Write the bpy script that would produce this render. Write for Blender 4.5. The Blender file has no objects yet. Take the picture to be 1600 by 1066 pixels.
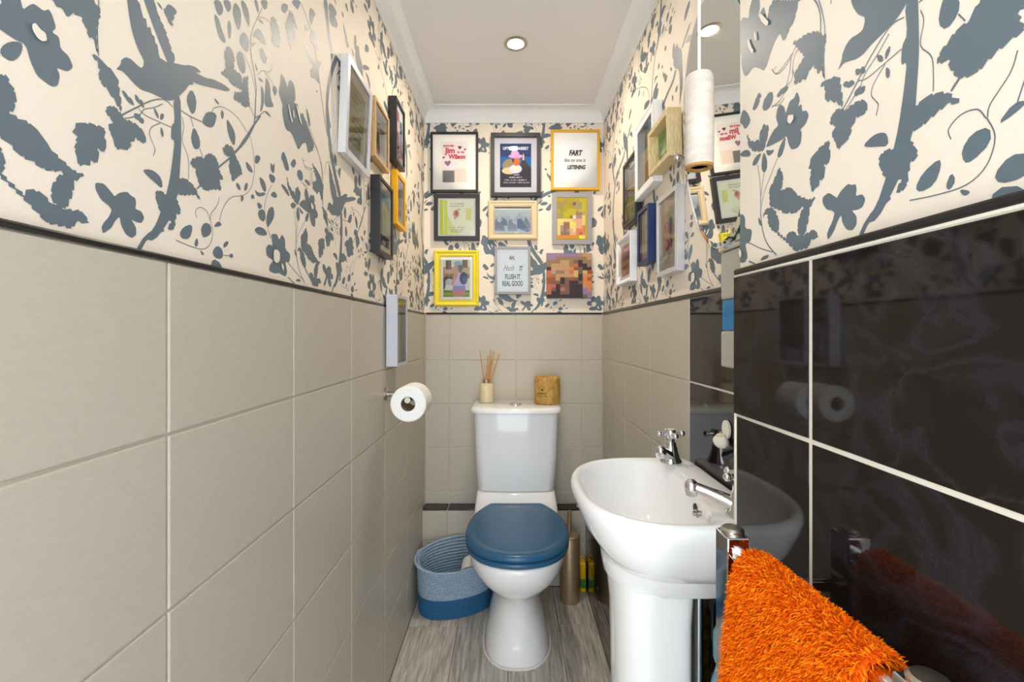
import bpy, bmesh, math, random
from mathutils import Vector, Matrix
R = math.radians
scn = bpy.context.scene
col = scn.collection
random.seed(7)

# ------------------------------------------------------------------ camera
cam_d = bpy.data.cameras.new('camera')
cam = bpy.data.objects.new('camera', cam_d)
col.objects.link(cam)
cam.location = (0, 0, 1.116)
cam.rotation_euler = (R(90), 0, 0)
cam_d.sensor_width = 36.0
cam_d.lens = 36.0 * 718 / 1600
cam_d.shift_x = 3 / 1600
cam_d.shift_y = -14 / 1600
cam_d.clip_start = 0.01
scn.camera = cam

# ------------------------------------------------------------------ world, exposure
w = bpy.data.worlds.new('world'); scn.world = w; w.use_nodes = True
bg = w.node_tree.nodes['Background']
bg.inputs[0].default_value = (0.88, 0.95, 1.0, 1)
bg.inputs[1].default_value = 4.2
vs = scn.view_settings
vs.view_transform = 'Standard'; vs.look = 'None'; vs.gamma = 1.0; vs.use_curve_mapping = False
vs.exposure = 0.3
DOWNLIGHT_W = 4.6
DOWNLIGHT_COL = (1.0, 0.86, 0.69)

# ------------------------------------------------------------------ helpers
def lin(c):
    return tuple(((v / 255) / 12.92 if v / 255 <= 0.04045 else ((v / 255 + 0.055) / 1.055) ** 2.4) for v in c)

def empty(name, loc=(0, 0, 0), label=None, cat=None, group=None, rot=(0, 0, 0)):
    o = bpy.data.objects.new(name, None); col.objects.link(o)
    o.location = loc; o.rotation_euler = rot; o.empty_display_size = 0.02
    tag(o, label, cat, group)
    return o

def tag(o, label=None, cat=None, group=None, kind=None):
    if label: o['label'] = label
    if cat: o['category'] = cat
    if group: o['group'] = group
    if kind: o['kind'] = kind
    return o

def mesh_obj(name, verts, faces, mat, parent=None, smooth=True, local=False, angle=35, recalc=True):
    me = bpy.data.meshes.new(name)
    if parent is not None and not local:
        L = parent.location
        q = parent.parent
        off = Vector(L)
        while q is not None:
            off = off + q.location; q = q.parent
        verts = [(v[0] - off.x, v[1] - off.y, v[2] - off.z) for v in verts]
    me.from_pydata([tuple(v) for v in verts], [], faces)
    me.update()
    if recalc:
        bm = bmesh.new(); bm.from_mesh(me)
        bmesh.ops.recalc_face_normals(bm, faces=bm.faces)
        bm.to_mesh(me); bm.free()
    if smooth:
        me.polygons.foreach_set('use_smooth', [True] * len(me.polygons))
        me.set_sharp_from_angle(angle=R(angle))
    if mat: me.materials.append(mat)
    o = bpy.data.objects.new(name, me); col.objects.link(o)
    if parent is not None: o.parent = parent
    return o

class MB:
    """collects shapes and links them as one mesh object"""
    def __init__(s): s.v = []; s.f = []
    def add(s, v, f):
        k = len(s.v); s.v += [tuple(p) for p in v]; s.f += [tuple(i + k for i in q) for q in f]; return s
    def box(s, a, b, bev=0.0):
        bm = bmesh.new()
        bmesh.ops.create_cube(bm, size=1)
        for v in bm.verts:
            v.co = Vector([(a[i] + b[i]) / 2 + v.co[i] * (b[i] - a[i]) for i in range(3)])
        if bev > 0:
            bmesh.ops.bevel(bm, geom=bm.edges[:], offset=bev, segments=2, affect='EDGES', profile=0.5)
        bm.verts.index_update()
        s.add([v.co[:] for v in bm.verts], [[v.index for v in f.verts] for f in bm.faces]); bm.free()
        return s
    def lathe(s, prof, c=(0, 0, 0), n=40, axis='z'):
        vs_, fs = [], []
        for r, z in prof:
            for i in range(n):
                a = 2 * math.pi * i / n
                p = (r * math.cos(a), r * math.sin(a), z)
                if axis == 'y': p = (p[0], p[2], p[1])
                if axis == 'x': p = (p[2], p[0], p[1])
                vs_.append((c[0] + p[0], c[1] + p[1], c[2] + p[2]))
        m = len(prof)
        for j in range(m - 1):
            for i in range(n):
                k = (i + 1) % n
                fs.append((j * n + i, j * n + k, (j + 1) * n + k, (j + 1) * n + i))
        if prof[0][0] > 1e-6: fs.append(tuple(reversed(range(n))))
        if prof[-1][0] > 1e-6: fs.append(tuple(range((m - 1) * n, m * n)))
        return s.add(vs_, fs)
    def loft(s, rings, cap0=True, cap1=True):
        n = len(rings[0]); vs_ = [p for r in rings for p in r]; fs = []
        for j in range(len(rings) - 1):
            for i in range(n):
                k = (i + 1) % n
                fs.append((j * n + i, j * n + k, (j + 1) * n + k, (j + 1) * n + i))
        if cap0: fs.append(tuple(reversed(range(n))))
        if cap1: fs.append(tuple(range((len(rings) - 1) * n, len(rings) * n)))
        return s.add(vs_, fs)
    def tube(s, pts, rad, n=12, closed=False, cap=True):
        pts = [Vector(p) for p in pts]; m = len(pts); rings = []
        up = Vector((0, 0, 1)); prev = None
        for i, p in enumerate(pts):
            if closed: t = (pts[(i + 1) % m] - pts[i - 1])
            else: t = pts[min(i + 1, m - 1)] - pts[max(i - 1, 0)]
            t.normalize()
            if prev is None:
                a = t.cross(up)
                if a.length < 1e-3: a = t.cross(Vector((1, 0, 0)))
            else:
                a = prev - t * prev.dot(t)
                if a.length < 1e-4: a = t.cross(up)
            a.normalize(); prev = a; b = t.cross(a)
            r = rad[i] if isinstance(rad, (list, tuple)) else rad
            rings.append([p + a * (r * math.cos(2 * math.pi * k / n)) + b * (r * math.sin(2 * math.pi * k / n)) for k in range(n)])
        if closed:
            rings.append(rings[0])
            return s.loft(rings, False, False)
        return s.loft(rings, cap, cap)
    def sphere(s, c, r, n=16, m=10, sc=(1, 1, 1)):
        prof = [(max(1e-7, r * math.sin(math.pi * j / m)), -r * math.cos(math.pi * j / m)) for j in range(m + 1)]
        t = MB().lathe(prof, (0, 0, 0), n)
        return s.add([(c[0] + v[0] * sc[0], c[1] + v[1] * sc[1], c[2] + v[2] * sc[2]) for v in t.v], t.f)
    def build(s, name, mat, parent=None, smooth=True, local=False, angle=35):
        return mesh_obj(name, s.v, s.f, mat, parent, smooth, local, angle)

# ------------------------------------------------------------------ materials
def mat(name, rgb, rough=0.5, metal=0.0, spec=0.5, coat=0.0, trans=0.0, ior=1.45, srgb=True, alpha=1.0, emit=None, estr=0):
    m = bpy.data.materials.new(name); m.use_nodes = True
    b = m.node_tree.nodes['Principled BSDF']
    c = lin(rgb) if srgb else rgb
    b.inputs['Base Color'].default_value = (*c, 1)
    b.inputs['Roughness'].default_value = rough
    b.inputs['Metallic'].default_value = metal
    b.inputs['Specular IOR Level'].default_value = spec
    b.inputs['Coat Weight'].default_value = coat
    b.inputs['Transmission Weight'].default_value = trans
    b.inputs['IOR'].default_value = ior
    b.inputs['Alpha'].default_value = alpha
    if emit:
        b.inputs['Emission Color'].default_value = (*lin(emit), 1); b.inputs['Emission Strength'].default_value = estr
    return m
def bsdf(m): return m.node_tree.nodes['Principled BSDF']
def node(m, t, **kw):
    n = m.node_tree.nodes.new(t)
    for k, v in kw.items(): setattr(n, k, v)
    return n
def link(m, a, b): m.node_tree.links.new(a, b)
def add_noise(m, scale=(1, 1, 1), nscale=20, detail=4, lo=(0, 0, 0), hi=(1, 1, 1), p0=0.35, p1=0.65, bump=0, dist=0, coord='Object', rnd=False):
    """colour variation from stretched noise between two sRGB colours, and optional bump"""
    tc = node(m, 'ShaderNodeTexCoord'); mp = node(m, 'ShaderNodeMapping'); mp.inputs['Scale'].default_value = scale
    nz = node(m, 'ShaderNodeTexNoise', noise_dimensions='4D' if rnd else '3D'); nz.inputs['Scale'].default_value = nscale; nz.inputs['Detail'].default_value = detail
    nz.inputs['Distortion'].default_value = dist
    link(m, tc.outputs[coord], mp.inputs['Vector']); link(m, mp.outputs[0], nz.inputs['Vector'])
    if rnd:
        oi = node(m, 'ShaderNodeObjectInfo'); mu = node(m, 'ShaderNodeMath', operation='MULTIPLY'); mu.inputs[1].default_value = 37
        link(m, oi.outputs['Random'], mu.inputs[0]); link(m, mu.outputs[0], nz.inputs['W'])
    rp = node(m, 'ShaderNodeValToRGB'); rp.color_ramp.elements[0].position = p0; rp.color_ramp.elements[1].position = p1
    rp.color_ramp.elements[0].color = (*lin(lo), 1); rp.color_ramp.elements[1].color = (*lin(hi), 1)
    link(m, nz.outputs['Fac'], rp.inputs['Fac']); link(m, rp.outputs[0], bsdf(m).inputs['Base Color'])
    if bump:
        bp = node(m, 'ShaderNodeBump'); bp.inputs['Strength'].default_value = bump; bp.inputs['Distance'].default_value = 0.002
        link(m, nz.outputs['Fac'], bp.inputs['Height']); link(m, bp.outputs[0], bsdf(m).inputs['Normal'])
    return rp

M = {}
M['cream'] = mat('painted_cream_tile', (198, 190, 175), 0.38, spec=0.35); add_noise(M['cream'], (1, 1, 3), 60, 3, (191, 183, 168), (195, 187, 172), bump=0.06)
M['cream_grout'] = mat('painted_grout', (206, 199, 185), 0.5)
M['black'] = mat('black_marble_tile', (30, 25, 23), 0.045, spec=0.5); 
_rp = add_noise(M['black'], (1, 1, 1.6), 8, 10, (27, 22, 20), (27, 22, 20), p0=0.44, p1=0.56, dist=1.4)
_e = _rp.color_ramp.elements.new(0.50); _e.color = (*lin((38, 35, 40)), 1)
M['white_grout'] = mat('white_grout', (226, 219, 205), 0.7)
M['trim'] = mat('black_trim', (38, 36, 36), 0.2)
M['paper'] = mat('wallpaper_ground', (238, 225, 206), 0.55, spec=0.35); add_noise(M['paper'], (1, 1, 1), 900, 2, (236, 224, 208), (241, 229, 214), bump=0.05)
M['ink'] = mat('wallpaper_ink', (98, 112, 122), 0.42, metal=0.0, spec=0.5)
M['ceil'] = mat('ceiling_paint', (230, 229, 229), 0.85, spec=0.1)
M['cove'] = mat('coving_paint', (240, 240, 240), 0.5, spec=0.3)
M['ceramic'] = mat('white_ceramic', (244, 244, 245), 0.07, spec=0.5, coat=0.3)
M['blue_seat'] = mat('blue_seat', (42, 92, 130), 0.22, spec=0.5)
M['chrome'] = mat('chrome', (225, 225, 228), 0.06, metal=1)
M['steel'] = mat('brushed_steel', (190, 186, 176), 0.28, metal=1)
M['champagne'] = mat('champagne_metal', (176, 150, 120), 0.38, metal=0.55)
M['sealant'] = mat('sealant', (232, 230, 225), 0.5)
M['floor_base'] = mat('floor_base', (70, 62, 55), 0.8)
M['plank'] = mat('washed_oak_vinyl', (158, 146, 132), 0.45, spec=0.3); add_noise(M['plank'], (13, 1.0, 1), 9, 10, (150, 138, 124), (218, 211, 200), p0=0.28, p1=0.66, bump=0.15, dist=0.5, rnd=True)
M['mirror'] = mat('mirror_glass', (235, 238, 235), 0.015, metal=1)
M['glass_edge'] = mat('green_glass_edge', (30, 120, 95), 0.1, spec=0.6)
M['tissue'] = mat('tissue_paper', (246, 244, 240), 0.95, spec=0.1); add_noise(M['tissue'], (1, 1, 1), 260, 3, (240, 238, 233), (250, 248, 245), bump=0.4)
M['card'] = mat('card_core', (176, 152, 122), 0.9)
M['kraft'] = mat('kraft_paper', (190, 148, 78), 0.6, spec=0.3); add_noise(M['kraft'], (1, 1, 1), 60, 4, (176, 134, 66), (204, 163, 92), bump=0.5)
M['ink_black'] = mat('print_black', (38, 36, 38), 0.7)
M['ink_brown'] = mat('print_brown', (84, 58, 22), 0.7)
M['ink_red'] = mat('print_crimson', (190, 40, 72), 0.7)
M['ink_white'] = mat('print_white', (240, 238, 240), 0.7)
M['ink_grey'] = mat('print_grey', (125, 125, 120), 0.7)
M['reed'] = mat('reed', (208, 152, 84), 0.7)
M['frost'] = mat('frosted_diffuser_glass', (226, 210, 172), 0.25, spec=0.5)
M['rope_light'] = mat('rope_light_blue', (150, 174, 196), 0.95, spec=0.1); add_noise(M['rope_light'], (1, 1, 1.6), 330, 2, (122, 150, 178), (180, 197, 212), p0=0.42, p1=0.58, bump=0.35)
M['rope_dark'] = mat('rope_dark_blue', (44, 96, 142), 0.95, spec=0.1); add_noise(M['rope_dark'], (1, 1, 1.6), 330, 2, (44, 92, 132), (66, 116, 156), p0=0.4, p1=0.6, bump=0.35)
M['towel'] = mat('orange_towel_base', (200, 78, 8), 1.0, spec=0.05)
M['mat_white'] = mat('picture_mount', (240, 236, 230), 0.8, spec=0.2)
M['f_black'] = mat('frame_black', (42, 41, 45), 0.4)
M['f_white'] = mat('frame_white', (242, 243, 246), 0.35)
M['f_silver'] = mat('frame_silver', (226, 227, 232), 0.3, metal=0.55)
M['f_oak'] = mat('frame_oak', (205, 165, 112), 0.5); add_noise(M['f_oak'], (12, 12, 1.5), 30, 4, (190, 148, 96), (218, 180, 128))
M['f_pine'] = mat('frame_pine', (222, 198, 150), 0.55); add_noise(M['f_pine'], (12, 12, 1.5), 30, 4, (208, 182, 130), (232, 212, 168))
M['f_yellow'] = mat('frame_bright_yellow', (240, 220, 66), 0.4)
M['f_mustard'] = mat('frame_mustard', (214, 166, 36), 0.4)
M['f_amber'] = mat('frame_amber', (240, 178, 10), 0.4)
M['f_navy'] = mat('frame_navy', (36, 54, 100), 0.4)
M['f_grey'] = mat('frame_grey', (158, 154, 158), 0.5)
M['f_lilac'] = mat('frame_lilac_grey', (196, 196, 206), 0.45)
M['f_beige'] = mat('frame_beige', (222, 200, 164), 0.5)
M['cord'] = mat('white_cord', (240, 238, 232), 0.6)
M['pull'] = mat('pale_stone_pull', (206, 194, 182), 0.6); add_noise(M['pull'], (1, 1, 3), 40, 3, (196, 184, 171), (212, 201, 190))
M['pull_wood'] = mat('pull_wood_end', (176, 130, 70), 0.6)
M['acrylic'] = mat('grey_acrylic', (176, 172, 164), 0.2, spec=0.5)
M['soap_blue'] = mat('blue_soap', (8, 118, 178), 0.12)
M['yellow_plastic'] = mat('yellow_plastic', (232, 190, 20), 0.25)
M['green_gel'] = mat('green_gel', (70, 130, 40), 0.15)
M['red_plastic'] = mat('red_plastic', (198, 22, 48), 0.4)
M['bronze'] = mat('bronze_can', (92, 78, 50), 0.35, metal=0.6); add_noise(M['bronze'], (1, 1, 1), 60, 4, (60, 50, 32), (128, 108, 70))
M['blue_bottle'] = mat('blue_bottle', (128, 178, 200), 0.35)
M['bottle_label'] = mat('bottle_label', (216, 226, 226), 0.5)
M['shell'] = mat('white_shell', (236, 234, 226), 0.5)
M['shell_cream'] = mat('shell_cream', (222, 214, 176), 0.5)
M['downlight'] = mat('downlight_lens', (255, 250, 240), 0.3, emit=(255, 240, 214), estr=14)
M['dark'] = mat('dark_hole', (40, 38, 38), 0.5)

def print_material():
    m = mat('colour_print', (255, 255, 255), 0.6, spec=0.25)
    a = node(m, 'ShaderNodeAttribute'); a.attribute_name = 'Col'
    link(m, a.outputs['Color'], bsdf(m).inputs['Base Color']); return m
M['print'] = print_material()
def fur_material():
    m = mat('orange_towel_pile', (240, 110, 10), 0.9, spec=0.1)
    a = node(m, 'ShaderNodeAttribute'); a.attribute_name = 'Col'
    link(m, a.outputs['Color'], bsdf(m).inputs['Base Color'])
    return m
M['fur'] = fur_material()
def glass_material():
    m = bpy.data.materials.new('picture_glass'); m.use_nodes = True
    nt = m.node_tree; nt.nodes.clear()
    o = nt.nodes.new('ShaderNodeOutputMaterial'); mx = nt.nodes.new('ShaderNodeMixShader'); fr = nt.nodes.new('ShaderNodeFresnel')
    fr.inputs[0].default_value = 1.45
    t = nt.nodes.new('ShaderNodeBsdfTransparent'); g = nt.nodes.new('ShaderNodeBsdfGlossy'); g.inputs['Roughness'].default_value = 0.02
    nt.links.new(fr.outputs[0], mx.inputs[0]); nt.links.new(t.outputs[0], mx.inputs[1]); nt.links.new(g.outputs[0], mx.inputs[2]); nt.links.new(mx.outputs[0], o.inputs[0])
    return m
M['glass'] = glass_material()

# ------------------------------------------------------------------ wallpaper motif
# one repeat of the leaf-and-bird paper (0.522 m wide, 0.718 m high), in tenths of a
# millimetre along the wall and above the tile rail; stems start with their two widths
MOTIFS=[
[(-613,563),(-521,585),(-428,516),(-404,494),(-348,549),(-252,588),(-206,560),(-151,552),(-142,493),(-155,440),(-72,434),(-35,374),(-72,311),(-142,306),(-206,320),(-142,249),(-142,168),(-197,126),(-271,149),(-329,233),(-344,314),(-398,256),(-438,179),(-531,100),(-548,159),(-521,212),(-469,273),(-434,352),(-469,387),(-553,419),(-613,503)],
[(-510,1113),(-618,1105),(-707,1080),(-765,1057),(-808,1034),(-812,989),(-841,941),(-789,918),(-805,854),(-817,782),(-796,726),(-770,656),(-730,690),(-667,700),(-658,758),(-592,751),(-579,806),(-585,898),(-521,882),(-496,938),(-514,1048)],
[(-290,1307),(-368,1372),(-448,1368),(-510,1295),(-452,1240),(-418,1210),(-473,1176),(-448,1093),(-418,1051),(-378,961),(-338,990),(-290,999),(-224,1041),(-206,1115),(-164,1137),(-151,1186),(-90,1163),(-13,1180),(-13,1239),(-46,1286),(-107,1316),(-197,1323),(-262,1314)],
[(-329,1360),(-325,1450),(-358,1623),(-352,1663),(-398,1695),(-448,1733),(-479,1726),(-531,1747),(-585,1762),(-655,1747),(-585,1702),(-570,1635),(-579,1609),(-553,1529),(-489,1512),(-398,1441),(-348,1384)],
[(-579,1773),(-596,1857),(-596,2037),(-557,2191),(-563,2240),(-613,2243),(-662,2312),(-730,2367),(-800,2397),(-897,2441),(-972,2449),(-1054,2458),(-947,2385),(-885,2306),(-836,2229),(-819,2172),(-860,2133),(-800,2051),(-685,1969),(-618,1870)],
[(-885,2148),(-972,2135),(-1023,2083),(-1023,2002),(-985,1951),(-934,1977),(-885,1926),(-836,1994),(-812,2058)],
[(-1197,2038),(-1296,2073),(-1398,2041),(-1281,1989),(-1211,2003)],
[(-1728,2128),(-1646,2160),(-1541,2156),(-1510,2090),(-1519,2023),(-1582,1974),(-1662,1982),(-1728,2054)],
[(-1830,2302),(-1883,2244),(-1762,2192)],
[(-1848,2170),(-1972,2193),(-2001,2134),(-1918,2119)],
[(-1519,3272),(-1566,3198),(-1550,3107),(-1413,2959),(-1296,2922),(-1267,2894),(-1310,2777),(-1267,2609),(-1225,2653),(-1170,2701),(-1115,2707),(-1049,2802),(-1023,2865),(-1049,2933)],
[(-1253,1736),(-1281,1835),(-1368,1909),(-1428,1872),(-1452,1778),(-1398,1665),(-1504,1651),(-1598,1592),(-1679,1507),(-1504,1481),(-1324,1460),(-1233,1472),(-1197,1356),(-1142,1267),(-1023,1244),(-972,1280),(-952,1384),(-985,1431),(-885,1450),(-831,1520),(-873,1595),(-947,1615),(-959,1709),(-1023,1708),(-985,1770),(-1023,1863),(-1049,1885),(-1089,1840),(-1170,1847),(-1211,1800)],
[(-90,1611),(-55,1611),(-29,1537),(-81,1546),(-116,1586)],
[(-271,1548),(-206,1571),(-157,1507),(-206,1499),(-262,1511)],
[(-35,1428),(-46,1361),(-116,1368),(-116,1424)],
[(-2343,3547),(-2242,3559),(-2139,3466),(-2087,3443),(-2076,3550),(-2007,3631),(-1898,3635),(-1825,3556),(-1814,3380),(-1870,3286),(-1728,3344),(-1688,3258),(-1641,3094),(-1582,3282),(-1491,3109),(-1336,3097),(-1176,3028),(-1110,2830),(-1195,2683),(-1305,2612),(-1368,2780),(-1522,2703),(-1699,2497),(-1814,2596),(-1925,2679),(-2007,2708),(-2139,2675),(-2217,2728),(-2293,2915),(-2283,3068),(-2367,3124),(-2416,3196),(-2392,3306),(-2367,3368)],
[(-1399,3466),(-1241,3363),(-1176,3140),(-1305,3194)],
[(-1712,1494),(-1796,1509),(-1972,1578),(-2101,1698),(-2139,1881),(-2045,1743),(-1936,1688),(-1883,1695),(-1813,1647),(-1823,1745),(-1762,1793),(-1712,1836),(-1679,1784),(-1614,1764),(-1620,1658),(-1679,1555)],
[(-1712,1476),(-1762,1403),(-1779,1278),(-1712,1190),(-1646,1231),(-1646,1341)],
[(-1762,1486),(-1936,1487),(-2015,1401),(-1918,1366),(-1848,1397)],
[(-1679,1481),(-1566,1427),(-1479,1405),(-1535,1370),(-1630,1380)],
[(-1267,1471),(-1353,1421),(-1413,1340),(-1419,1276),(-1339,1268),(-1281,1340),(-1253,1431)],
[(2896,1686),(3023,1687),(3156,1624),(3182,1546),(3100,1558),(2896,1645)],
[(-1582,739),(-1598,942),(-1504,1020),(-1383,1151),(-1310,1043),(-1310,939),(-1353,858),(-1197,852),(-1142,827),(-1102,789),(-1062,752),(-1023,700),(-873,623),(-824,594),(-873,552),(-959,552),(-1023,529),(-1102,521),(-1183,554),(-1267,559),(-1353,624),(-1443,666)],
[(-1745,626),(-1695,715),(-1582,721),(-1473,656),(-1398,531),(-1383,423),(-1413,369),(-1519,410),(-1614,512),(-1636,645),(-1695,660)],
[(-922,606),(-712,595),(-765,561),(-824,500),(-836,393),(-897,241),(-1010,257),(-1031,359),(-985,478),(-922,542)],
[(-1413,374),(-1239,255),(-1233,304),(-1129,327),(-1023,252),(-897,236),(-753,260),(-673,171),(-800,150),(-848,81),(-1062,79),(-1142,143),(-1267,243),(-1428,354)],
[(-1813,634),(-1745,543),(-1762,528),(-1837,564),(-1858,673)],
[(-1813,89),(-1745,134),(-1598,137),(-1630,88)],
[(2550,757),(2749,799),(2817,711),(2922,836),(3030,753),(3030,594),(3217,538),(3179,387),(3030,382),(3104,197),(3030,117),(2817,160),(2681,126),(2486,151),(2518,254),(2648,340),(2424,371),(2393,496),(2486,579),(2615,570)],
[(2057,714),(2183,798),(2362,798),(2455,720),(2301,672),(2154,666)],
[(2424,1089),(2615,1247),(2681,1089),(2518,882),(2424,828)],
[(2154,1018),(2301,1105),(2393,1048),(2362,901),(2212,907)],
[(2137,1155),(2242,1169),(2301,1121),(2183,1057)],
[(2200,1584),(2362,1558),(2424,1448),(2362,1364),(2242,1455)],
[(2518,1378),(2648,1491),(2762,1451),(2715,1379)],
[(2486,1731),(2715,1742),(2648,1602),(2518,1610)],
[(2537,1931),(2615,1876),(2668,1980),(2668,1777),(2550,1770)],
[(1985,1235),(2068,1244),(2068,1182),(1974,1170)],
[(2068,1338),(2183,1310),(2362,1380),(2393,1341),(2154,1238)],
[(2958,2280),(3067,2199),(3141,2101),(3179,2007),(3030,1955),(2958,2070),(2873,2125)],
[(-1887,2282),(-1808,2200),(-1848,2131),(-1965,2107),(-1980,2174)],
[(-1727,2136),(-1560,2157),(-1543,2029),(-1644,1958),(-1743,2037)],
[(-51,152),(100,297),(198,507),(261,675),(325,886),(378,1175),(405,1381),(346,1375),(357,1534),(410,1598),(383,1857),(501,1957),(515,1586),(515,1347),(487,999),(473,816),(405,639),(352,508),(299,399),(100,154)],
[(112,687),(173,733),(273,717),(405,776),(473,658),(509,569),(432,529),(405,366),(338,322),(299,333),(352,431),(299,438),(185,503),(148,568)],
[(405,873),(515,988),(572,997),(659,986),(750,943),(859,818),(750,859),(543,788),(432,784)],
[(223,758),(210,867),(148,911),(52,924),(-67,878),(6,835),(100,803)],
[(-328,1580),(-277,1598),(-204,1524),(-277,1522)],
[(-162,1638),(-107,1617),(-85,1557),(-151,1568)],
[(-172,1432),(-85,1451),(-85,1416),(-118,1370),(-168,1386)],
[(88,1625),(160,1577),(168,1515),(112,1544)],
[(185,1588),(243,1619),(235,1555),(185,1510)],
[(193,1461),(240,1406),(230,1336),(190,1366)],
[(309,2219),(236,2338),(147,2455),(61,2634),(-13,2710),(95,2789),(147,2680),(254,2579),(327,2463),(365,2390),(399,2383),(403,2274)],
[(-384,1761),(-334,1831),(-327,1883),(-276,1943),(-210,1965),(-133,1948),(-70,1947),(-46,1992),(-38,2048),(-125,2128),(-195,2258),(-232,2405),(-254,2536),(-272,2681),(-288,2815),(-225,2742),(-164,2676),(-133,2624),(-94,2614),(-78,2562),(-46,2489),(-13,2518),(3,2420),(44,2467),(70,2392),(104,2401),(116,2330),(147,2336),(173,2206),(236,2216),(309,2219),(403,2281),(562,2345),(645,2400),(774,2446),(874,2436),(774,2379),(708,2364),(955,2412),(1099,2476),(1329,2529),(1478,2534),(1382,2464),(1174,2390),(818,2254),(708,2231),(726,2204),(645,2160),(582,2062),(501,1963),(403,1856),(309,1795),(164,1769),(28,1750),(-70,1718),(-164,1731),(-254,1768),(-313,1783),(-377,1759)],
[(138,2807),(200,2804),(227,2769),(164,2772)],
[(272,2849),(327,2915),(452,2920),(413,2837),(337,2792),(272,2801)],
[(281,2733),(346,2750),(399,2700),(327,2675)],
[(323,2187),(52,2541),(-248,3023),(-313,3254),(-206,3299),(-79,3089),(140,2705),(388,2240)],
[(8,3123),(167,3084),(167,2848),(25,2897)],
[(231,2820),(416,2834),(369,2732),(258,2728)],
[(-1118,2492),(-942,2437),(-759,2303),(-646,2186),(-661,1871),(-759,2027),(-942,1971),(-1083,1987),(-1083,2120),(-906,2208)],
[(-1759,2091),(-1607,2186),(-1545,2124),(-1607,1977),(-1729,1992)],
[(-1450,2049),(-1320,2086),(-1220,2032),(-1385,1993)],
[(-1962,2167),(-1876,2199),(-1818,2152),(-1934,2097)],
[(-1876,2293),(-1800,2267),(-1818,2193),(-1876,2212)],
[(-196,3026),(-315,3306),(-393,3518),(-447,3859),(-416,4240),(-276,4685),(-74,5082),(94,5325),(447,5604),(447,5471),(224,5289),(52,5028),(-115,4712),(-236,4396),(-315,4046),(-236,3744),(-155,3624),(-236,3526),(-74,3124)],
[(-583,6072),(-354,6237),(-276,5830),(-196,5509),(-49,5413),(-98,5068),(-196,5322),(-315,5464),(-447,5805)],
[(-236,6276),(10,6357),(198,6328),(52,6153),(-196,6071),(-315,6081)],
[(-236,6012),(-74,6030),(10,5895),(-155,5848),(-260,5903)],
[(-1241,5401),(-1143,5526),(-941,5539),(-1043,5397),(-1110,5195),(-1221,5191)],
[(-1399,5035),(-1241,4996),(-1461,4852)],
[(-1076,5146),(-941,5135),(-885,4982),(-801,4860),(-1009,4876),(-1176,4828),(-1221,4953)],
[(-1522,4555),(-1336,4643),(-1143,4623),(-975,4523),(-1043,4412),(-1241,4452),(-1368,4541)],
[(-857,4665),(-693,4688),(-801,4508),(-787,4223),(-975,4221),(-1176,4139),(-1195,4254),(-1009,4446)],
[(-941,4009),(-836,4050),(-885,3972)],
[(2927,4787),(3107,4890),(3144,4853),(3029,4660),(2868,4622)],
[(3186,4858),(3267,4748),(3378,4602),(3395,4470),(3322,4449),(3240,4166),(3160,4294),(3070,4413),(3029,4485),(3107,4638)],
[(-2007,4877),(-1870,4856),(-1699,4695),(-1814,4673),(-1953,4748)],
[(-1953,5082),(-1611,5328),(-1641,5187),(-1728,5059),(-1814,5051),(-1925,5024)],
[(586,6429),(680,6272),(874,6192),(728,6106),(586,6244)],
[(1337,6596),(1501,6665),(1501,6227),(1337,6272)],
[(2005,3626),(2124,3813),(2206,3878),(2311,3845),(2441,3740),(2247,3692),(2104,3678)],
[(1985,3440),(1966,3492),(2064,3576),(2124,3592)],
[(2185,4076),(2064,4190),(2076,4220),(2144,4270),(2197,4174)],
[(2226,4329),(2463,4500),(2419,4307),(2311,4254)],
[(1705,3953),(1815,4010),(1927,3941),(1946,3717),(1889,3722),(1778,3816)],
[(2144,3993),(2268,4044),(2345,4039),(2247,3984)],
[(2530,4151),(2576,4311),(2692,4367),(2812,4267),(2861,4153),(2812,3951),(2668,3898),(2585,3905),(2598,4055)],
[(1104,3518),(1240,3616),(1318,3555),(1287,3455),(1209,3382),(1148,3436)],
[(1302,3661),(1448,3766),(1498,3702),(1431,3575),(1366,3589)],
[(1565,3831),(1688,3836),(1734,3744),(1705,3537),(1635,3469),(1565,3566),(1514,3653)],
[(1104,3348),(1209,3363),(1271,3250),(1350,3184),(1366,3106),(1255,3085),(1179,3151)],
[(1398,3433),(1464,3498),(1498,3400),(1464,3217),(1415,3245)],
[(1778,3542),(1870,3560),(1927,3490),(1908,3306),(1778,3290),(1688,3318),(1688,3421)],
[(1334,2958),(1398,3096),(1498,3118),(1565,3037),(1548,2864),(1723,2881),(1778,2722),(1723,2673),(1514,2623),(1398,2660),(1255,2639),(1366,2770)],
[(1600,3119),(1741,3247),(1815,3144),(1844,3013),(1778,2916),(1652,2945)],
[(1565,2549),(1741,2640),(1778,2870),(1908,2963),(1897,2807),(1946,2543),(1815,2457),(1688,2467),(1548,2438)],
[(2206,3565),(2311,3641),(2375,3567),(2441,3560),(2384,3411),(2268,3434),(2226,3499)],
[(2084,3281),(2164,3217),(2156,3168),(2104,3204)],
[(2164,3084),(2247,3129),(2332,3108),(2247,3073)],
[(2247,3039),(2353,2960),(2332,2721),(2226,2557),(2268,2780)],
[(2397,3258),(2530,3169),(2553,2947),(2668,2886),(2507,2796),(2353,2743),(2375,2971)],
[(2332,2653),(2441,2705),(2585,2661),(2485,2645)],
[(2598,3159),(2668,3243),(2763,3210),(2692,3060),(2622,3100)],
[(1382,2097),(1464,2065),(1548,2012),(1593,1929),(1565,1775),(1464,1834),(1398,1946)],
[(1104,2241),(1194,2239),(1234,2201),(1163,2195)],
[(1271,2171),(1334,2133),(1296,2027),(1255,2076)],
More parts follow.
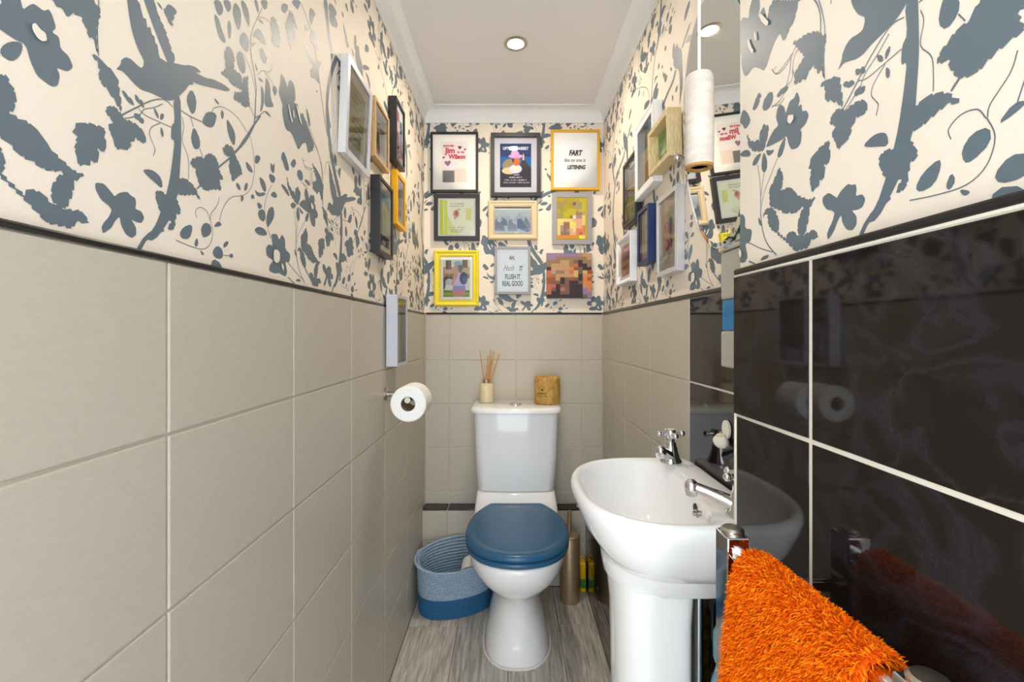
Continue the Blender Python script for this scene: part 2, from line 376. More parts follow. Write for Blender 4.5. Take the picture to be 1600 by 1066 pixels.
[(896,1864),(975,1998),(1182,2066),(1140,1911),(1077,1829),(975,1796),(876,1804)],
[(689,2142),(781,2052),(762,1891),(699,1823),(652,1863),(592,1969)],
[(744,1693),(849,1574),(838,1466),(744,1409),(678,1502),(699,1623)],
[(995,1464),(1119,1485),(1204,1422),(1204,1341),(1314,1241),(1226,1198),(1270,1075),(1098,1035),(975,971),(857,986),(781,1089),(762,1183),(670,1201),(689,1269),(819,1357),(915,1368)],
[(1292,1634),(1382,1740),(1523,1755),(1571,1673),(1695,1574),(1756,1463),(1645,1381),(1523,1268),(1442,1425),(1452,1599),(1359,1577)],
[(1824,1687),(1985,1649),(2040,1561),(1877,1565)],
[(2097,1877),(2259,1901),(2183,1768),(2080,1730)],
[(1595,1292),(1695,1280),(1720,1200),(1620,1212)],
[(1824,1351),(1903,1377),(1877,1263),(1787,1220)],
[(1720,1164),(1808,1122),(1720,1022)],
[(479,314),(547,414),(689,479),(707,413),(652,290),(530,265)],
[(857,472),(935,563),(1056,557),(1064,440),(935,360),(876,374)],
[(1098,540),(1204,646),(1292,612),(1204,565)],
[(781,341),(819,272),(773,205),(736,244)],
[(838,199),(935,152),(876,129)],
[(1077,216),(1182,315),(1292,281),(1314,188),(1248,136),(1119,142)],
[(1292,309),(1359,405),(1442,413),(1382,325)],
[(1442,237),(1523,265),(1537,210),(1461,189)],
[(1536,6456),(1689,6498),(1723,6355),(1993,6158),(2033,5735),(2057,5190),(1953,5008),(1831,4785),(1872,5229),(1831,5672),(1723,5824),(1579,5892),(1404,6085),(1431,6365)],
[(2527,6464),(2563,6411),(2267,6235),(2033,6119),(1969,6188),(2190,6342)],
[(1639,5842),(1448,5640),(992,5534),(601,5370),(291,5180),(237,5342),(799,5601),(1315,5713),(1536,5901)],
[(2267,6163),(2454,6201),(2635,6083),(2635,5860),(2454,6044),(2190,6168)],
[(2151,6689),(2190,6896),(2380,6993),(2491,6999),(2505,6875),(2342,6761)],
[(2671,5475),(2776,5579),(2831,5490),(2720,5391)],
[(-261,5968),(-204,6187),(237,6163),(184,5986),(-35,5890)],
[(1039,7148),(1086,7310),(1270,7266),(1315,7095),(1179,7026)],
[(651,6307),(799,6158),(992,6082),(848,5935),(701,6048)],
[(130,6773),(291,6834),(312,6702),(205,6644)],
[(499,6610),(601,6568),(580,6480),(478,6522)],
[(701,6906),(799,7009),(925,6833),(750,6843)],
[(-147,6510),(-91,6619),(237,6488),(-35,6519),(-147,6439)],
[(1132,6195),(1360,6048),(1224,6000)],
[(1536,5346),(1579,5415),(1723,5414),(1706,5287),(1579,5277)],
[(1315,5367),(1422,5281),(1360,5156),(1297,5251)],
[(-1248,6195),(-1117,6359),(-737,6280),(-555,6151),(-862,6083)],
[(-1797,6895),(-1656,7019),(-1726,7135),(-1869,6972)],
[(-1314,6610),(-1182,6771),(-1248,6862)],
[(760,5593),(455,5460),(303,5384),(311,5270),(569,5384),(760,5498)],
[(265,4946),(455,5098),(665,5022),(569,4927),(379,4889)],
[(493,4699),(646,4889),(798,5041),(760,4638)],
[(170,4927),(265,5079),(417,5193),(341,5060)],
[(607,5346),(722,5384),(779,5308),(684,5270)],
[(170,4680),(303,4775),(455,4737),(303,4638)]]
STEMS=[
[10,14,(-579,1773),(-592,2004),(-579,2295),(-618,2501),(-673,2661)],
[6,7,(-947,2385),(-1076,2326),(-1115,2185),(-1062,2056),(-1023,2026)],
[7,5,(-1115,2185),(-1142,2067),(-1267,2067)],
[7,5,(-1049,2425),(-1183,2324),(-1324,2287),(-1443,2310),(-1504,2389),(-1443,2407)],
[7,5,(-1535,1968),(-1383,1911),(-1281,1938)],
[11,6,(-290,1314),(-197,1371),(-90,1451),(-38,1529),(110,1624),(225,1721)],
[11,15,(-1611,3214),(-1273,3153),(-1009,2956),(-801,2791)],
[9,11,(-1865,1356),(-1813,1122),(-1796,929),(-1796,667)],
[7,9,(-1712,1199),(-1762,1030),(-1803,856)],
[9,11,(-1419,1276),(-1566,1113),(-1712,941),(-1779,774)],
[15,18,(-1796,779),(-1789,665),(-1745,468),(-1646,282),(-1443,102)],
[14,12,(-2177,401),(-2045,359),(-1796,246),(-1519,151)],
[13,10,(2550,691),(2424,893),(2362,1138),(2455,1392),(2583,1564)],
[15,10,(-328,1328),(-85,1548),(76,1683),(248,1779),(378,1758)],
[7,8,(-118,1506),(-17,1474),(185,1495),(352,1513)],
[7,6,(185,1485),(64,1385),(34,1298),(76,1225),(112,1166),(88,1083)],
[8,8,(529,1712),(558,1605),(529,1432),(630,1271),(639,1010)],
[11,9,(-1545,2433),(-1418,2310),(-1118,2374)],
[12,8,(-1152,2347),(-1186,2160),(-1320,1971),(-1545,1955)],
[18,15,(-1083,2934),(-796,2779),(-646,2496),(-661,2119)],
[13,10,(-490,2487),(-451,2691),(-289,2814),(-122,2811)],
[16,31,(-1814,5182),(-1582,5269),(-1273,5128),(-1009,4847),(-836,4488),(-656,3996),(-508,3648),(-354,3351)],
[33,11,(1565,1693),(1815,1949),(2005,2213),(2076,2376),(2104,2697),(2116,2924),(2044,3170),(1985,3331),(1966,3536),(2024,3747),(2164,4018),(2289,4250)],
[18,11,(2064,2414),(2226,2535),(2353,2663)],
[13,9,(2084,2423),(1946,2543)],
[9,9,(2164,4022),(2353,4136),(2507,4183)],
[9,7,(2164,3128),(2289,3266),(2463,3341),(2576,3452),(2553,3510)],
[9,7,(2353,3291),(2553,3252),(2668,3196)],
[9,9,(1074,2029),(1119,2107),(1271,2200),(1464,2235),(1670,2220),(1815,2150),(1927,2103)],
[8,9,(1778,3227),(1946,3114),(2044,2951),(2104,2807)],
[12,13,(513,1783),(670,1785),(876,1817)],
[10,10,(670,1785),(725,1685)],
[10,10,(838,1466),(888,1383)],
[18,35,(781,937),(857,1012),(1204,1354),(1547,1664),(1797,1970),(2040,2288),(2242,2538)],
[9,8,(1957,2098),(2040,1886),(2068,1617),(1985,1342),(1797,1164),(1499,1046),(1314,853),(1226,638)],
[8,8,(1226,966),(1182,845),(1056,703),(1036,619),(975,709),(857,729),(762,665),(781,582)],
[8,7,(1036,619),(1089,472),(1036,301),(896,210),(670,206),(429,232)],
[8,8,(1314,202),(1452,216)],
[47,50,(237,7498),(-35,7322),(-261,6856),(-401,6361),(-401,6002)],
[20,22,(-2087,7306),(-1381,7010),(-862,6677),(-676,6359),(-615,6145)]]
HOLES=[
[(-1197,1659),(-1170,1688),(-1129,1660),(-1089,1658),(-1076,1602),(-1115,1571),(-1156,1573),(-1194,1616)],
[(3107,3152),(3144,3145),(3213,3001),(3284,2906),(3240,2886),(3160,3001)],
[(-1814,3275),(-1768,3284),(-1670,3160),(-1582,3041),(-1623,3016),(-1728,3133)],
[(-1936,3137),(-1903,3140),(-1870,3014),(-1914,3006)],
[(2615,503),(2715,538),(2817,504),(2817,367),(2715,300),(2615,335)],
[(2887,343),(2958,284),(2943,194),(2873,272)]]
CELL_W, CELL_H = 0.522, 0.718
def clip(poly, u0, u1, z0, z1):
    def side(pts, inside, cut):
        out = []
        for i in range(len(pts)):
            a, b = pts[i - 1], pts[i]
            ia, ib = inside(a), inside(b)
            if ib:
                if not ia: out.append(cut(a, b))
                out.append(b)
            elif ia: out.append(cut(a, b))
        return out
    def cu(k): return lambda a, b: (k, a[1] + (b[1] - a[1]) * (k - a[0]) / (b[0] - a[0]))
    def cz(k): return lambda a, b: (a[0] + (b[0] - a[0]) * (k - a[1]) / (b[1] - a[1]), k)
    for ins, ct in ((lambda p: p[0] >= u0, cu(u0)), (lambda p: p[0] <= u1, cu(u1)), (lambda p: p[1] >= z0, cz(z0)), (lambda p: p[1] <= z1, cz(z1))):
        if not poly: break
        poly = side(poly, ins, ct)
    return poly
def soften(q, k=0.18):
    out = []
    for i in range(len(q)):
        a, b = q[i - 1], q[i]
        out.append((a[0] + (b[0] - a[0]) * k, a[1] + (b[1] - a[1]) * k))
        out.append((a[0] + (b[0] - a[0]) * (1 - k), a[1] + (b[1] - a[1]) * (1 - k)))
    return out
def curve(pts, n=4):
    out = []
    P = [pts[0]] + list(pts) + [pts[-1]]
    for i in range(1, len(P) - 2):
        p0, p1, p2, p3 = P[i - 1:i + 3]
        for j in range(n):
            t = j / n
            out.append(tuple(0.5 * (2 * p1[k] + (p2[k] - p0[k]) * t + (2 * p0[k] - 5 * p1[k] + 4 * p2[k] - p3[k]) * t * t + (3 * p1[k] - p0[k] - 3 * p2[k] + p3[k]) * t ** 3) for k in range(2)))
    out.append(tuple(pts[-1])); return out
def stem_polys(s):
    w0, w1 = s[0] * 1e-4, s[1] * 1e-4
    pts = curve([(a * 1e-4, b * 1e-4 + 1.2) for a, b in s[2:]])
    L, Rr = [], []
    for i, p in enumerate(pts):
        a, b = pts[max(i - 1, 0)], pts[min(i + 1, len(pts) - 1)]
        d = (b[0] - a[0], b[1] - a[1]); l = math.hypot(*d) or 1
        n = (-d[1] / l, d[0] / l); h = max(0.00045, (w0 + (w1 - w0) * i / (len(pts) - 1)) / 2)
        L.append((p[0] + n[0] * h, p[1] + n[1] * h)); Rr.append((p[0] - n[0] * h, p[1] - n[1] * h))
    return [[L[i], L[i + 1], Rr[i + 1], Rr[i]] for i in range(len(pts) - 1)]
def serrate(q):
    """saw-tooth the outline of leaf-sized motifs"""
    w_ = max(p[0] for p in q) - min(p[0] for p in q); h_ = max(p[1] for p in q) - min(p[1] for p in q)
    ar = sum(q[i - 1][0] * q[i][1] - q[i][0] * q[i - 1][1] for i in range(len(q))) / 2
    if not 0.02 < max(w_, h_) < 0.095 or len(q) < 8: return soften(q, 0.2 if max(w_, h_) >= 0.095 else 0.25)
    out = []
    for i in range(len(q)):
        a_, b_ = q[i - 1], q[i]; d = (b_[0] - a_[0], b_[1] - a_[1]); l = math.hypot(*d)
        out.append(a_)
        n = int(l / 0.0065)
        for k in range(n):
            t0, t1 = (k + 0.62) / n, (k + 0.80) / n
            sgn = 1 if ar > 0 else -1; nx, ny = sgn * d[1] / l, -sgn * d[0] / l
            out.append((a_[0] + d[0] * t0 + nx * 0.0011, a_[1] + d[1] * t0 + ny * 0.0011)); out.append((a_[0] + d[0] * t1 - nx * 0.0009, a_[1] + d[1] * t1 - ny * 0.0009))
    return out
SMOOTH = {0, 5, 7, 11, 28, 29}              # blossoms and buds keep round petals
INK = [(soften if k in SMOOTH else serrate)([(a * 1e-4, b * 1e-4 + 1.2) for a, b in q]) for k, q in enumerate(MOTIFS)]
for s_ in STEMS: INK += stem_polys(s_)
# overlapping motifs get their own hair-thin layer
BOXES = [(min(p[0] for p in q), max(p[0] for p in q), min(p[1] for p in q), max(p[1] for p in q)) for q in INK]
LAYER = []
for i, b in enumerate(BOXES):
    used = set()
    for j in range(i):
        c = BOXES[j]
        for du in (-CELL_W, 0, CELL_W):
            for dz in (-CELL_H, 0, CELL_H):
                if b[0] < c[1] + du and c[0] + du < b[1] and b[2] < c[3] + dz and c[2] + dz < b[3]: used.add(LAYER[j])
    k = 0
    while k in used: k += 1
    LAYER.append(k)
PAPER_HOLES = [soften([(a * 1e-4, b * 1e-4 + 1.2) for a, b in q]) for q in HOLES]
def wallpaper(parent, to3d, u0, u1, z0, z1, shift):
    """flat print on a wall: u runs left to right as one faces the wall, shift places the trunk"""
    for nm, polys, off, mt in (('wallpaper_print', INK, 0.0003, M['ink']), ('wallpaper_petal_gap', PAPER_HOLES, 0.0018, M['paper'])):
        V, Fc = [], []
        k0 = math.floor((u0 - shift - 0.4) / CELL_W); k1 = math.ceil((u1 - shift + 0.4) / CELL_W)
        for k in range(k0, k1 + 1):
            for j in (-1, 0, 1):
                for qi, q in enumerate(polys):
                    oo = off + (LAYER[qi] * 0.00004 if polys is INK else 0.0)
                    p = clip([(a + shift + k * CELL_W, b + j * CELL_H) for a, b in q], u0, u1, z0, z1)
                    if len(p) < 3: continue
                    b0 = len(V); V += [to3d(a, b, oo) for a, b in p]; Fc.append(tuple(range(b0, b0 + len(p))))
        if V:
            o = mesh_obj(nm, V, Fc, mt, parent, smooth=False)
            o['kind'] = 'stuff'

# ------------------------------------------------------------------ the room
XL, XR, YB = -0.3855, 0.42, 2.081          # tile faces: left wall, right recess, back wall
XP, YP = 0.318, 0.65                       # tile face and end of the pier on the right
XS, YS, ZS = 0.33, 2.015, 0.339            # low pipe boxing: faces and top
ZT, ZC, Y0 = 1.196, 2.1245, -0.35          # top of tiles, ceiling, open door side
def struct(name, mb, m, parent=None):
    o = mb.build(name, m, parent, smooth=False)
    o['kind'] = 'structure'; return o
tile_cache = {}
def tile(parent, a, b, m, bev=0.0021, rz=0, name='tile'):
    d = tuple(round(b[i] - a[i], 5) for i in range(3)); key = (d, m.name, bev)
    c = [(a[i] + b[i]) / 2 for i in range(3)]
    if key not in tile_cache:
        mb = MB().box([-x / 2 for x in d], [x / 2 for x in d], bev)
        o = mb.build(name, m, None, smooth=False); tile_cache[key] = o.data
    else:
        o = bpy.data.objects.new(name, tile_cache[key]); col.objects.link(o)
    o.parent = parent; o.location = c; o.rotation_euler.z = rz
    return o
def cuts(L): return list(zip(L[:-1], L[1:]))
G = 0.0015

floor = struct('floor', MB().box((XL - 0.1, Y0, -0.06), (0.52, YB + 0.1, -0.004)), M['floor_base'])
seams = [XL, -0.199, -0.007, 0.185, XS]
ends = [[Y0, 0.52, 1.74, YS], [Y0, 1.10, YS], [Y0, 0.75, 1.94, YS], [Y0, 0.45, 1.757, YS]]
for i, (x0, x1) in enumerate(cuts(seams)):
    for y0, y1 in cuts(ends[i]):
        tile(floor, (x0 + 0.0009, y0 + 0.0007, -0.004), (x1 - 0.0009, y1 - 0.0007, 0), M['plank'], 0.0008, name='plank')

wl = struct('wall_left', MB().box((XL - 0.1, Y0, -0.06), (XL - 0.004, YB + 0.1, 2.2)), M['paper'])
struct('grout', MB().box((XL - 0.0045, Y0, 0), (XL - 0.0026, YB, ZT - 0.002)), M['cream_grout'], wl)
ycl = [Y0, -0.082, 0.218, 0.518, 0.818, 1.118, 1.418, 1.718, 2.018, YB]
for y0, y1 in cuts(ycl):
    for z0, z1 in cuts([0, 0.2, 0.4, 0.6, 0.8, 1.0, ZT]):
        tile(wl, (XL - 0.004, y0 + G, z0 + G), (XL, y1 - G, z1 - G), M['cream'])
wallpaper(wl, lambda u, z, o: (XL - 0.004 + o, u, z), Y0, YB + 0.003, 1.2, 2.075, 0.4925)

wb = struct('wall_back', MB().box((XL - 0.1, YB + 0.004, -0.06), (0.53, YB + 0.1, 2.2)), M['paper'])
struct('grout', MB().box((XL, YB + 0.0026, 0.3), (XR, YB + 0.0045, ZT - 0.002)), M['cream_grout'], wb)
for x0, x1 in cuts([XL, -0.275, 0.026, 0.325, XR]):
    for z0, z1 in cuts([ZS, 0.394, 0.594, 0.791, 0.988, ZT]):
        tile(wb, (x0 + G, YB, z0 + G), (x1 - G, YB + 0.004, z1 - G), M['cream'])
wallpaper(wb, lambda u, z, o: (u, YB + 0.004 - o, z), XL - 0.003, XR + 0.003, 1.2, 2.075, 0.108)

wr = struct('wall_right', MB().box((XR + 0.004, YP - 0.05, -0.06), (XR + 0.11, YB + 0.1, 2.2)), M['paper'])
struct('grout', MB().box((XR + 0.0026, 1.077, 0.3), (XR + 0.0045, YB, ZT - 0.002)), M['cream_grout'], wr)
struct('grout', MB().box((XR + 0.0016, YP, 0.3), (XR + 0.0045, 1.077, ZT - 0.002)), M['white_grout'], wr)
for y0, y1 in cuts([YP, 0.777, 1.077, 1.377, 1.677, 1.977, YB]):
    blk = y1 < 1.1; g = 0.0018 if blk else G
    for z0, z1 in cuts([ZS, 0.4, 0.6, 0.8, 1.0, ZT]):
        tile(wr, (XR, y0 + g, z0 + g), (XR + 0.004, y1 - g, z1 - g), M['black'] if blk else M['cream'])
wallpaper(wr, lambda u, z, o: (XR + 0.004 - o, -u, z), -(YB + 0.003), -YP, 1.2, 2.075, -1.3335)

XPP = 0.3255                                # paper face of the pier
wp = struct('wall_pier', MB().box((XPP, Y0, -0.06), (XR + 0.11, YP, 2.2)), M['paper'])
struct('grout', MB().box((XP + 0.0008, Y0, 0), (XPP + 0.001, YP, ZT - 0.002)), M['white_grout'], wp)
for y0, y1 in cuts([Y0, -0.113, 0.187, 0.487, YP - 0.002]):
    for z0, z1 in cuts([0, 0.2, 0.4, 0.6, 0.8, 1.0, ZT - 0.0015]):
        odd = y0 > 0.4 and z0 > 0.9         # this tile was set slightly askew
        tile(wp, (XP - (0.0022 if odd else 0), y0 + 0.0025, z0 + 0.0022), (XP + 0.006 - (0.0022 if odd else 0), y1 - 0.0025, z1 - 0.0022), M['black'], 0.0012, rz=R(1.6) if odd else 0)
wallpaper(wp, lambda u, z, o: (XPP - o, -u, z), -YP, -Y0, 1.2, 2.075, -0.417)

sb = struct('wall_back_ledge', MB().box((XL, YS + 0.004, 0), (XR + 0.004, YB + 0.004, ZS - 0.006)), M['cream_grout'])
for x0, x1 in cuts([XL, -0.275, 0.026, XS]):
    for z0, z1 in cuts([0, 0.2, ZS - 0.006]):
        tile(sb, (x0 + G, YS, z0 + G), (x1 - G, YS + 0.004, z1 - G), M['cream'])
for x0, x1 in cuts([XL, -0.275, 0.026, XS - 0.012, XR]):
    tile(sb, (x0 + G, YS, ZS - 0.006), (x1 - G, YB, ZS), M['black'])
sr = struct('wall_right_ledge', MB().box((XS + 0.004, YP, 0), (XR + 0.004, YS + 0.004, ZS - 0.006)), M['white_grout'])
for y0, y1 in cuts([YP, 0.83, 1.13, 1.43, 1.73, YS]):
    for z0, z1 in cuts([0, 0.14, ZS - 0.006]):
        tile(sr, (XS, y0 + 0.001, z0 + 0.001), (XS + 0.004, y1 - 0.001, z1 - 0.001), M['black'])
    tile(sr, (XS, y0 + 0.001, ZS - 0.006), (XR, y1 - 0.001, ZS), M['black'])

# black pencil trim that caps the tiles, a white bead under it on the pier
def trim(name, a, b, m=M['trim'], bev=0.003): return struct(name, MB().box(a, b, bev), m)
trim('trim_1', (XL - 0.004, Y0, ZT), (XL + 0.002, YB, ZT + 0.0065), bev=0.0022)
trim('trim_2', (XL + 0.003, YB - 0.003, ZT), (XR - 0.003, YB + 0.004, ZT + 0.008))
trim('trim_3', (XR - 0.003, YP, ZT), (XR + 0.004, YB, ZT + 0.010))
trim('trim_4', (XP - 0.002, Y0, ZT), (XPP, YP + 0.001, ZT + 0.0085), bev=0.0025)
trim('trim_5', (XP - 0.0008, Y0, ZT - 0.0028), (XPP, YP, ZT), M['white_grout'], 0.0005)
trim('trim_6', (XP - 0.001, YP - 0.002, 0), (XPP, YP + 0.001, ZT - 0.004), M['white_grout'], 0.0005)

ceiling = struct('ceiling', MB().box((XL - 0.1, Y0, ZC), (0.53, YB + 0.1, 2.2)), M['ceil'])
def cove_profile():
    c = 0.0545; pts = [(0, ZC - c - 0.006), (0.004, ZC - c - 0.006), (0.004, ZC - c - 0.001)]
    for i in range(9):
        a = R(90 * i / 8); pts.append((0.004 + (c - 0.008) * (1 - math.cos(a)), ZC - c - 0.001 + (c - 0.004) * math.sin(a)))
    pts += [(c - 0.002, ZC - 0.005), (c + 0.001, ZC - 0.004), (c + 0.001, ZC)]
    return pts
cp = cove_profile()
mb = MB()
xl, yb, xr = XL - 0.004, YB + 0.004, XR + 0.004
rows = [[(xl + d, Y0, z) for d, z in cp], [(xl + d, yb - d, z) for d, z in cp], [(xr - d, yb - d, z) for d, z in cp], [(xr - d, YP, z) for d, z in cp]]
n = len(cp); V = [p for r in rows for p in r]
mb.add(V, [(j * n + i, j * n + i + 1, (j + 1) * n + i + 1, (j + 1) * n + i) for j in range(3) for i in range(n - 1)])
V = [(XPP - d, y, z) for y in (Y0, YP) for d, z in cp]
mb.add(V, [(i, i + 1, n + i + 1, n + i) for i in range(n - 1)])
o = mb.build('trim_7', M['cove'], None, angle=40); o['kind'] = 'structure'

# ------------------------------------------------------------------ downlight
dl = empty('downlight', (0.02, 1.6055, ZC), 'round recessed downlight glowing in the white ceiling', 'ceiling light')
MB().lathe([(0.041, 0.0), (0.041, -0.003), (0.036, -0.006), (0.029, -0.004), (0.027, 0.0)], (0.02, 1.6055, ZC), 48).build('bezel', M['steel'], dl)
MB().lathe([(0.0275, -0.0005), (0.0275, -0.002), (0.02, -0.0035), (0.00001, -0.0042)], (0.02, 1.6055, ZC), 40).build('lens', M['downlight'], dl)
ld = bpy.data.lights.new('downlight_lamp', 'AREA'); ld.shape = 'DISK'; ld.size = 0.05; ld.energy = DOWNLIGHT_W; ld.color = DOWNLIGHT_COL; ld.spread = R(170)
lo = bpy.data.objects.new('downlight_lamp', ld); col.objects.link(lo); lo.parent = dl; lo.location = (0, 0, -0.006)

# ------------------------------------------------------------------ toilet
TX = 0.0245
toilet = empty('toilet', (TX, 1.75, 0), 'white close-coupled toilet with a blue seat and lid', 'toilet')
def plan(z, hw, yf, yb_, n=2.4, nb=3.2, N=56, ym=None):
    ym = (yf * 0.52 + yb_ * 0.48) if ym is None else ym
    out = []
    for i in range(N):
        a = 2 * math.pi * i / N; c, s = math.cos(a), math.sin(a)
        e = n if s < 0 else nb
        x = hw * math.copysign(abs(c) ** (2 / e), c)
        y = (ym - yf if s < 0 else yb_ - ym) * math.copysign(abs(s) ** (2 / e), s)
        out.append((TX + x, ym + y, z))
    return out
pan = MB().loft([plan(0.0, 0.116, 1.516, 1.87), plan(0.02, 0.115, 1.518, 1.87), plan(0.06, 0.107, 1.530, 1.87), plan(0.11, 0.095, 1.545, 1.87), plan(0.16, 0.083, 1.55, 1.92), plan(0.20, 0.076, 1.543, 1.93),
    plan(0.228, 0.080, 1.52, 1.94), plan(0.25, 0.100, 1.485, 1.95), plan(0.275, 0.127, 1.452, 1.955), plan(0.305, 0.150, 1.424, 1.96), plan(0.34, 0.166, 1.404, 1.965), plan(0.375, 0.173, 1.395, 1.965), plan(0.386, 0.172, 1.397, 1.965), plan(0.390, 0.166, 1.403, 1.96), plan(0.39, 0.12, 1.43, 1.90)])
def rrect(z, x0, x1, y0, y1, r=0.03, N=8, bow=0.0):
    out = []
    for cx, cy, a0 in ((x1 - r, y1 - r, 0), (x0 + r, y1 - r, 90), (x0 + r, y0 + r, 180), (x1 - r, y0 + r, 270)):
        for i in range(N):
            a = R(a0 + 90 * i / (N - 1)); out.append((cx + r * math.cos(a), cy + r * math.sin(a), z))
        if a0 == 180:
            for i in range(1, 12):
                t = i / 12; out.append((x0 + r + (x1 - x0 - 2 * r) * t, y0, z))
    if bow:
        xm, hw = (x0 + x1) / 2, (x1 - x0) / 2
        out = [(x, y - bow * (1 - ((x - xm) / hw) ** 2) * (1 if y < (y0 + y1) / 2 else 0), z) for x, y, z in out]
    return out
pan.loft([rrect(0.345, TX - 0.14, TX + 0.14, 1.80, 2.03), rrect(0.38, TX - 0.167, TX + 0.167, 1.80, 2.06), rrect(0.405, TX - 0.1665, TX + 0.1665, 1.82, 2.065), rrect(0.435, TX - 0.163, TX + 0.163, 1.855, 2.065), rrect(0.455, TX - 0.1605, TX + 0.1605, 1.875, 2.065, bow=0.01), rrect(0.4595, TX - 0.158, TX + 0.158, 1.882, 2.06, bow=0.01)])
pan.build('pan', M['ceramic'], toilet, angle=60)
cis = MB().loft([rrect(0.4605, TX - 0.155, TX + 0.155, 1.893, 2.078, 0.03, bow=0.010), rrect(0.466, TX - 0.161, TX + 0.161, 1.886, 2.079, 0.035, bow=0.012), rrect(0.60, TX - 0.168, TX + 0.168, 1.876, 2.079, 0.035, bow=0.012), rrect(0.785, TX - 0.1735, TX + 0.1735, 1.868, 2.079, 0.035, bow=0.012)])
cis.build('cistern', M['ceramic'], toilet, angle=50)
lid = MB().loft([rrect(0.7855, TX - 0.180, TX + 0.180, 1.862, 2.0795, 0.035, bow=0.012), rrect(0.788, TX - 0.185, TX + 0.185, 1.852, 2.0795, 0.04, bow=0.014), rrect(0.800, TX - 0.186, TX + 0.186, 1.850, 2.0795, 0.04, bow=0.014), rrect(0.807, TX - 0.182, TX + 0.182, 1.857, 2.0785, 0.04, bow=0.014),
    rrect(0.810, TX - 0.172, TX + 0.172, 1.872, 2.076, 0.035, bow=0.012)])
lid.build('cistern_lid', M['ceramic'], toilet, angle=60)
MB().lathe([(0.024, 0), (0.024, 0.005), (0.021, 0.008), (0.00001, 0.009)], (TX - 0.001, 1.93, 0.8095), 32).build('flush_button', M['chrome'], toilet)
LIDP = [(1.842, 0.0), (1.842, 0.06), (1.840, 0.102), (1.815, 0.122), (1.775, 0.142), (1.734, 0.157), (1.68, 0.170), (1.62, 0.177), (1.56, 0.178), (1.51, 0.172), (1.467, 0.161), (1.43, 0.143), (1.395, 0.115), (1.372, 0.081), (1.358, 0.042), (1.353, 0.0)]
LIDP = [(1.842 - (1.842 - y) * 0.92, x) for y, x in LIDP]
def lid_ring(z, inset):
    half = curve([(y, x) for y, x in LIDP], 3)
    full = [(x, y) for y, x in half] + [(-x, y) for y, x in reversed(half[1:-1])]
    out = []
    m = len(full); cyy = 1.62
    if inset > 0.015:
        return [(TX + x * (1 - inset / 0.178), cyy + (y - cyy) * (1 - inset / 0.225), z) for x, y in full]
    for i, (x, y) in enumerate(full):
        a, b = full[i - 1], full[(i + 1) % m]
        tx, ty = b[0] - a[0], b[1] - a[1]; l = math.hypot(tx, ty) or 1
        nx, ny = ty / l, -tx / l
        if nx * x + ny * (y - cyy) < 0: nx, ny = -nx, -ny
        out.append((TX + x - nx * inset, y - ny * inset, z))
    return out
MB().loft([lid_ring(0.392, 0.012), lid_ring(0.393, 0.004), lid_ring(0.400, 0.001), lid_ring(0.407, 0.003), lid_ring(0.4095, 0.010)]).build('seat', M['blue_seat'], toilet, angle=60)
MB().loft([lid_ring(0.4105, 0.010), lid_ring(0.4125, 0.003), lid_ring(0.420, -0.001), lid_ring(0.428, 0.002), lid_ring(0.4335, 0.010), lid_ring(0.4345, 0.020), lid_ring(0.4325, 0.031), lid_ring(0.433, 0.038), lid_ring(0.4355, 0.060)]).build('lid', M['blue_seat'], toilet, angle=70)
sl = plan(0.0, 0.121, 1.513, 1.873); MB().tube([(x, y, 0.003) for x, y, z in sl], 0.004, 8, closed=True).build('sealant_bead', M['sealant'], toilet)

# ------------------------------------------------------------------ wash basin
BX, BY, BZ = 0.30, 0.89, 0.82
def basin_ring(z, s=1.0, inset=0.0, N=72):
    out = []
    for i in range(N):
        a = 2 * math.pi * i / N; c, d = math.cos(a), math.sin(a)
        ax, ex = ((0.178, 2.5) if c < 0 else (0.118, 9))
        r = (abs(c / ax) ** ex + abs(d / 0.2) ** ex) ** (-1 / ex)
        out.append((BX + c * (r * s - inset), BY + d * (r * s - inset), z))
    return out
def basin_bowl(z, cx, ax0, ax1, ay, N=72):
    out = []
    for i in range(N):
        a = 2 * math.pi * i / N; c, d = math.cos(a), math.sin(a)
        ax = ax0 if c < 0 else ax1; ex = 2.4 if c < 0 else 3.0
        r = (abs(c / ax) ** ex + abs(d / ay) ** ex) ** (-1 / ex)
        out.append((cx + c * r, BY + d * r, z))
    return out
def ped(z, fx, w_, back=0.326, N=72):
    out = []
    for i in range(N):
        a = 2 * math.pi * i / N; c, d = math.cos(a), math.sin(a)
        cx = back - 0.07
        ax, ex = ((cx - fx), 2.2) if c < 0 else (back - cx, 7)
        r = (abs(c / ax) ** ex + abs(d / w_) ** ex) ** (-1 / ex)
        out.append((cx + c * r, BY + d * r, z))
    return out
basin = empty('wash_basin', (0.27, BY, 0), 'white ceramic pedestal wash basin with two tap holes', 'basin')
wb_mesh = MB().loft([ped(0.655, 0.187, 0.097, 0.37), ped(0.660, 0.181, 0.104, 0.38), ped(0.688, 0.177, 0.112, 0.395), ped(0.697, 0.178, 0.116, 0.40),
    basin_ring(0.708, 1, 0.054), basin_ring(0.728, 1, 0.038), basin_ring(0.758, 1, 0.018), basin_ring(0.79, 1, 0.005), basin_ring(0.806, 1, 0.0), basin_ring(0.815, 1, 0.0015), basin_ring(0.820, 1, 0.006), basin_ring(0.8205, 1, 0.010),
    basin_bowl(0.8195, 0.272, 0.134, 0.072, 0.182), basin_bowl(0.814, 0.272, 0.129, 0.069, 0.176), basin_bowl(0.795, 0.272, 0.121, 0.066, 0.166), basin_bowl(0.765, 0.27, 0.107, 0.060, 0.146), basin_bowl(0.735, 0.268, 0.082, 0.052, 0.108), basin_bowl(0.715, 0.266, 0.05, 0.036, 0.062), basin_bowl(0.71, 0.266, 0.02, 0.02, 0.02)])
wb_mesh.build('bowl', M['ceramic'], basin, angle=65)
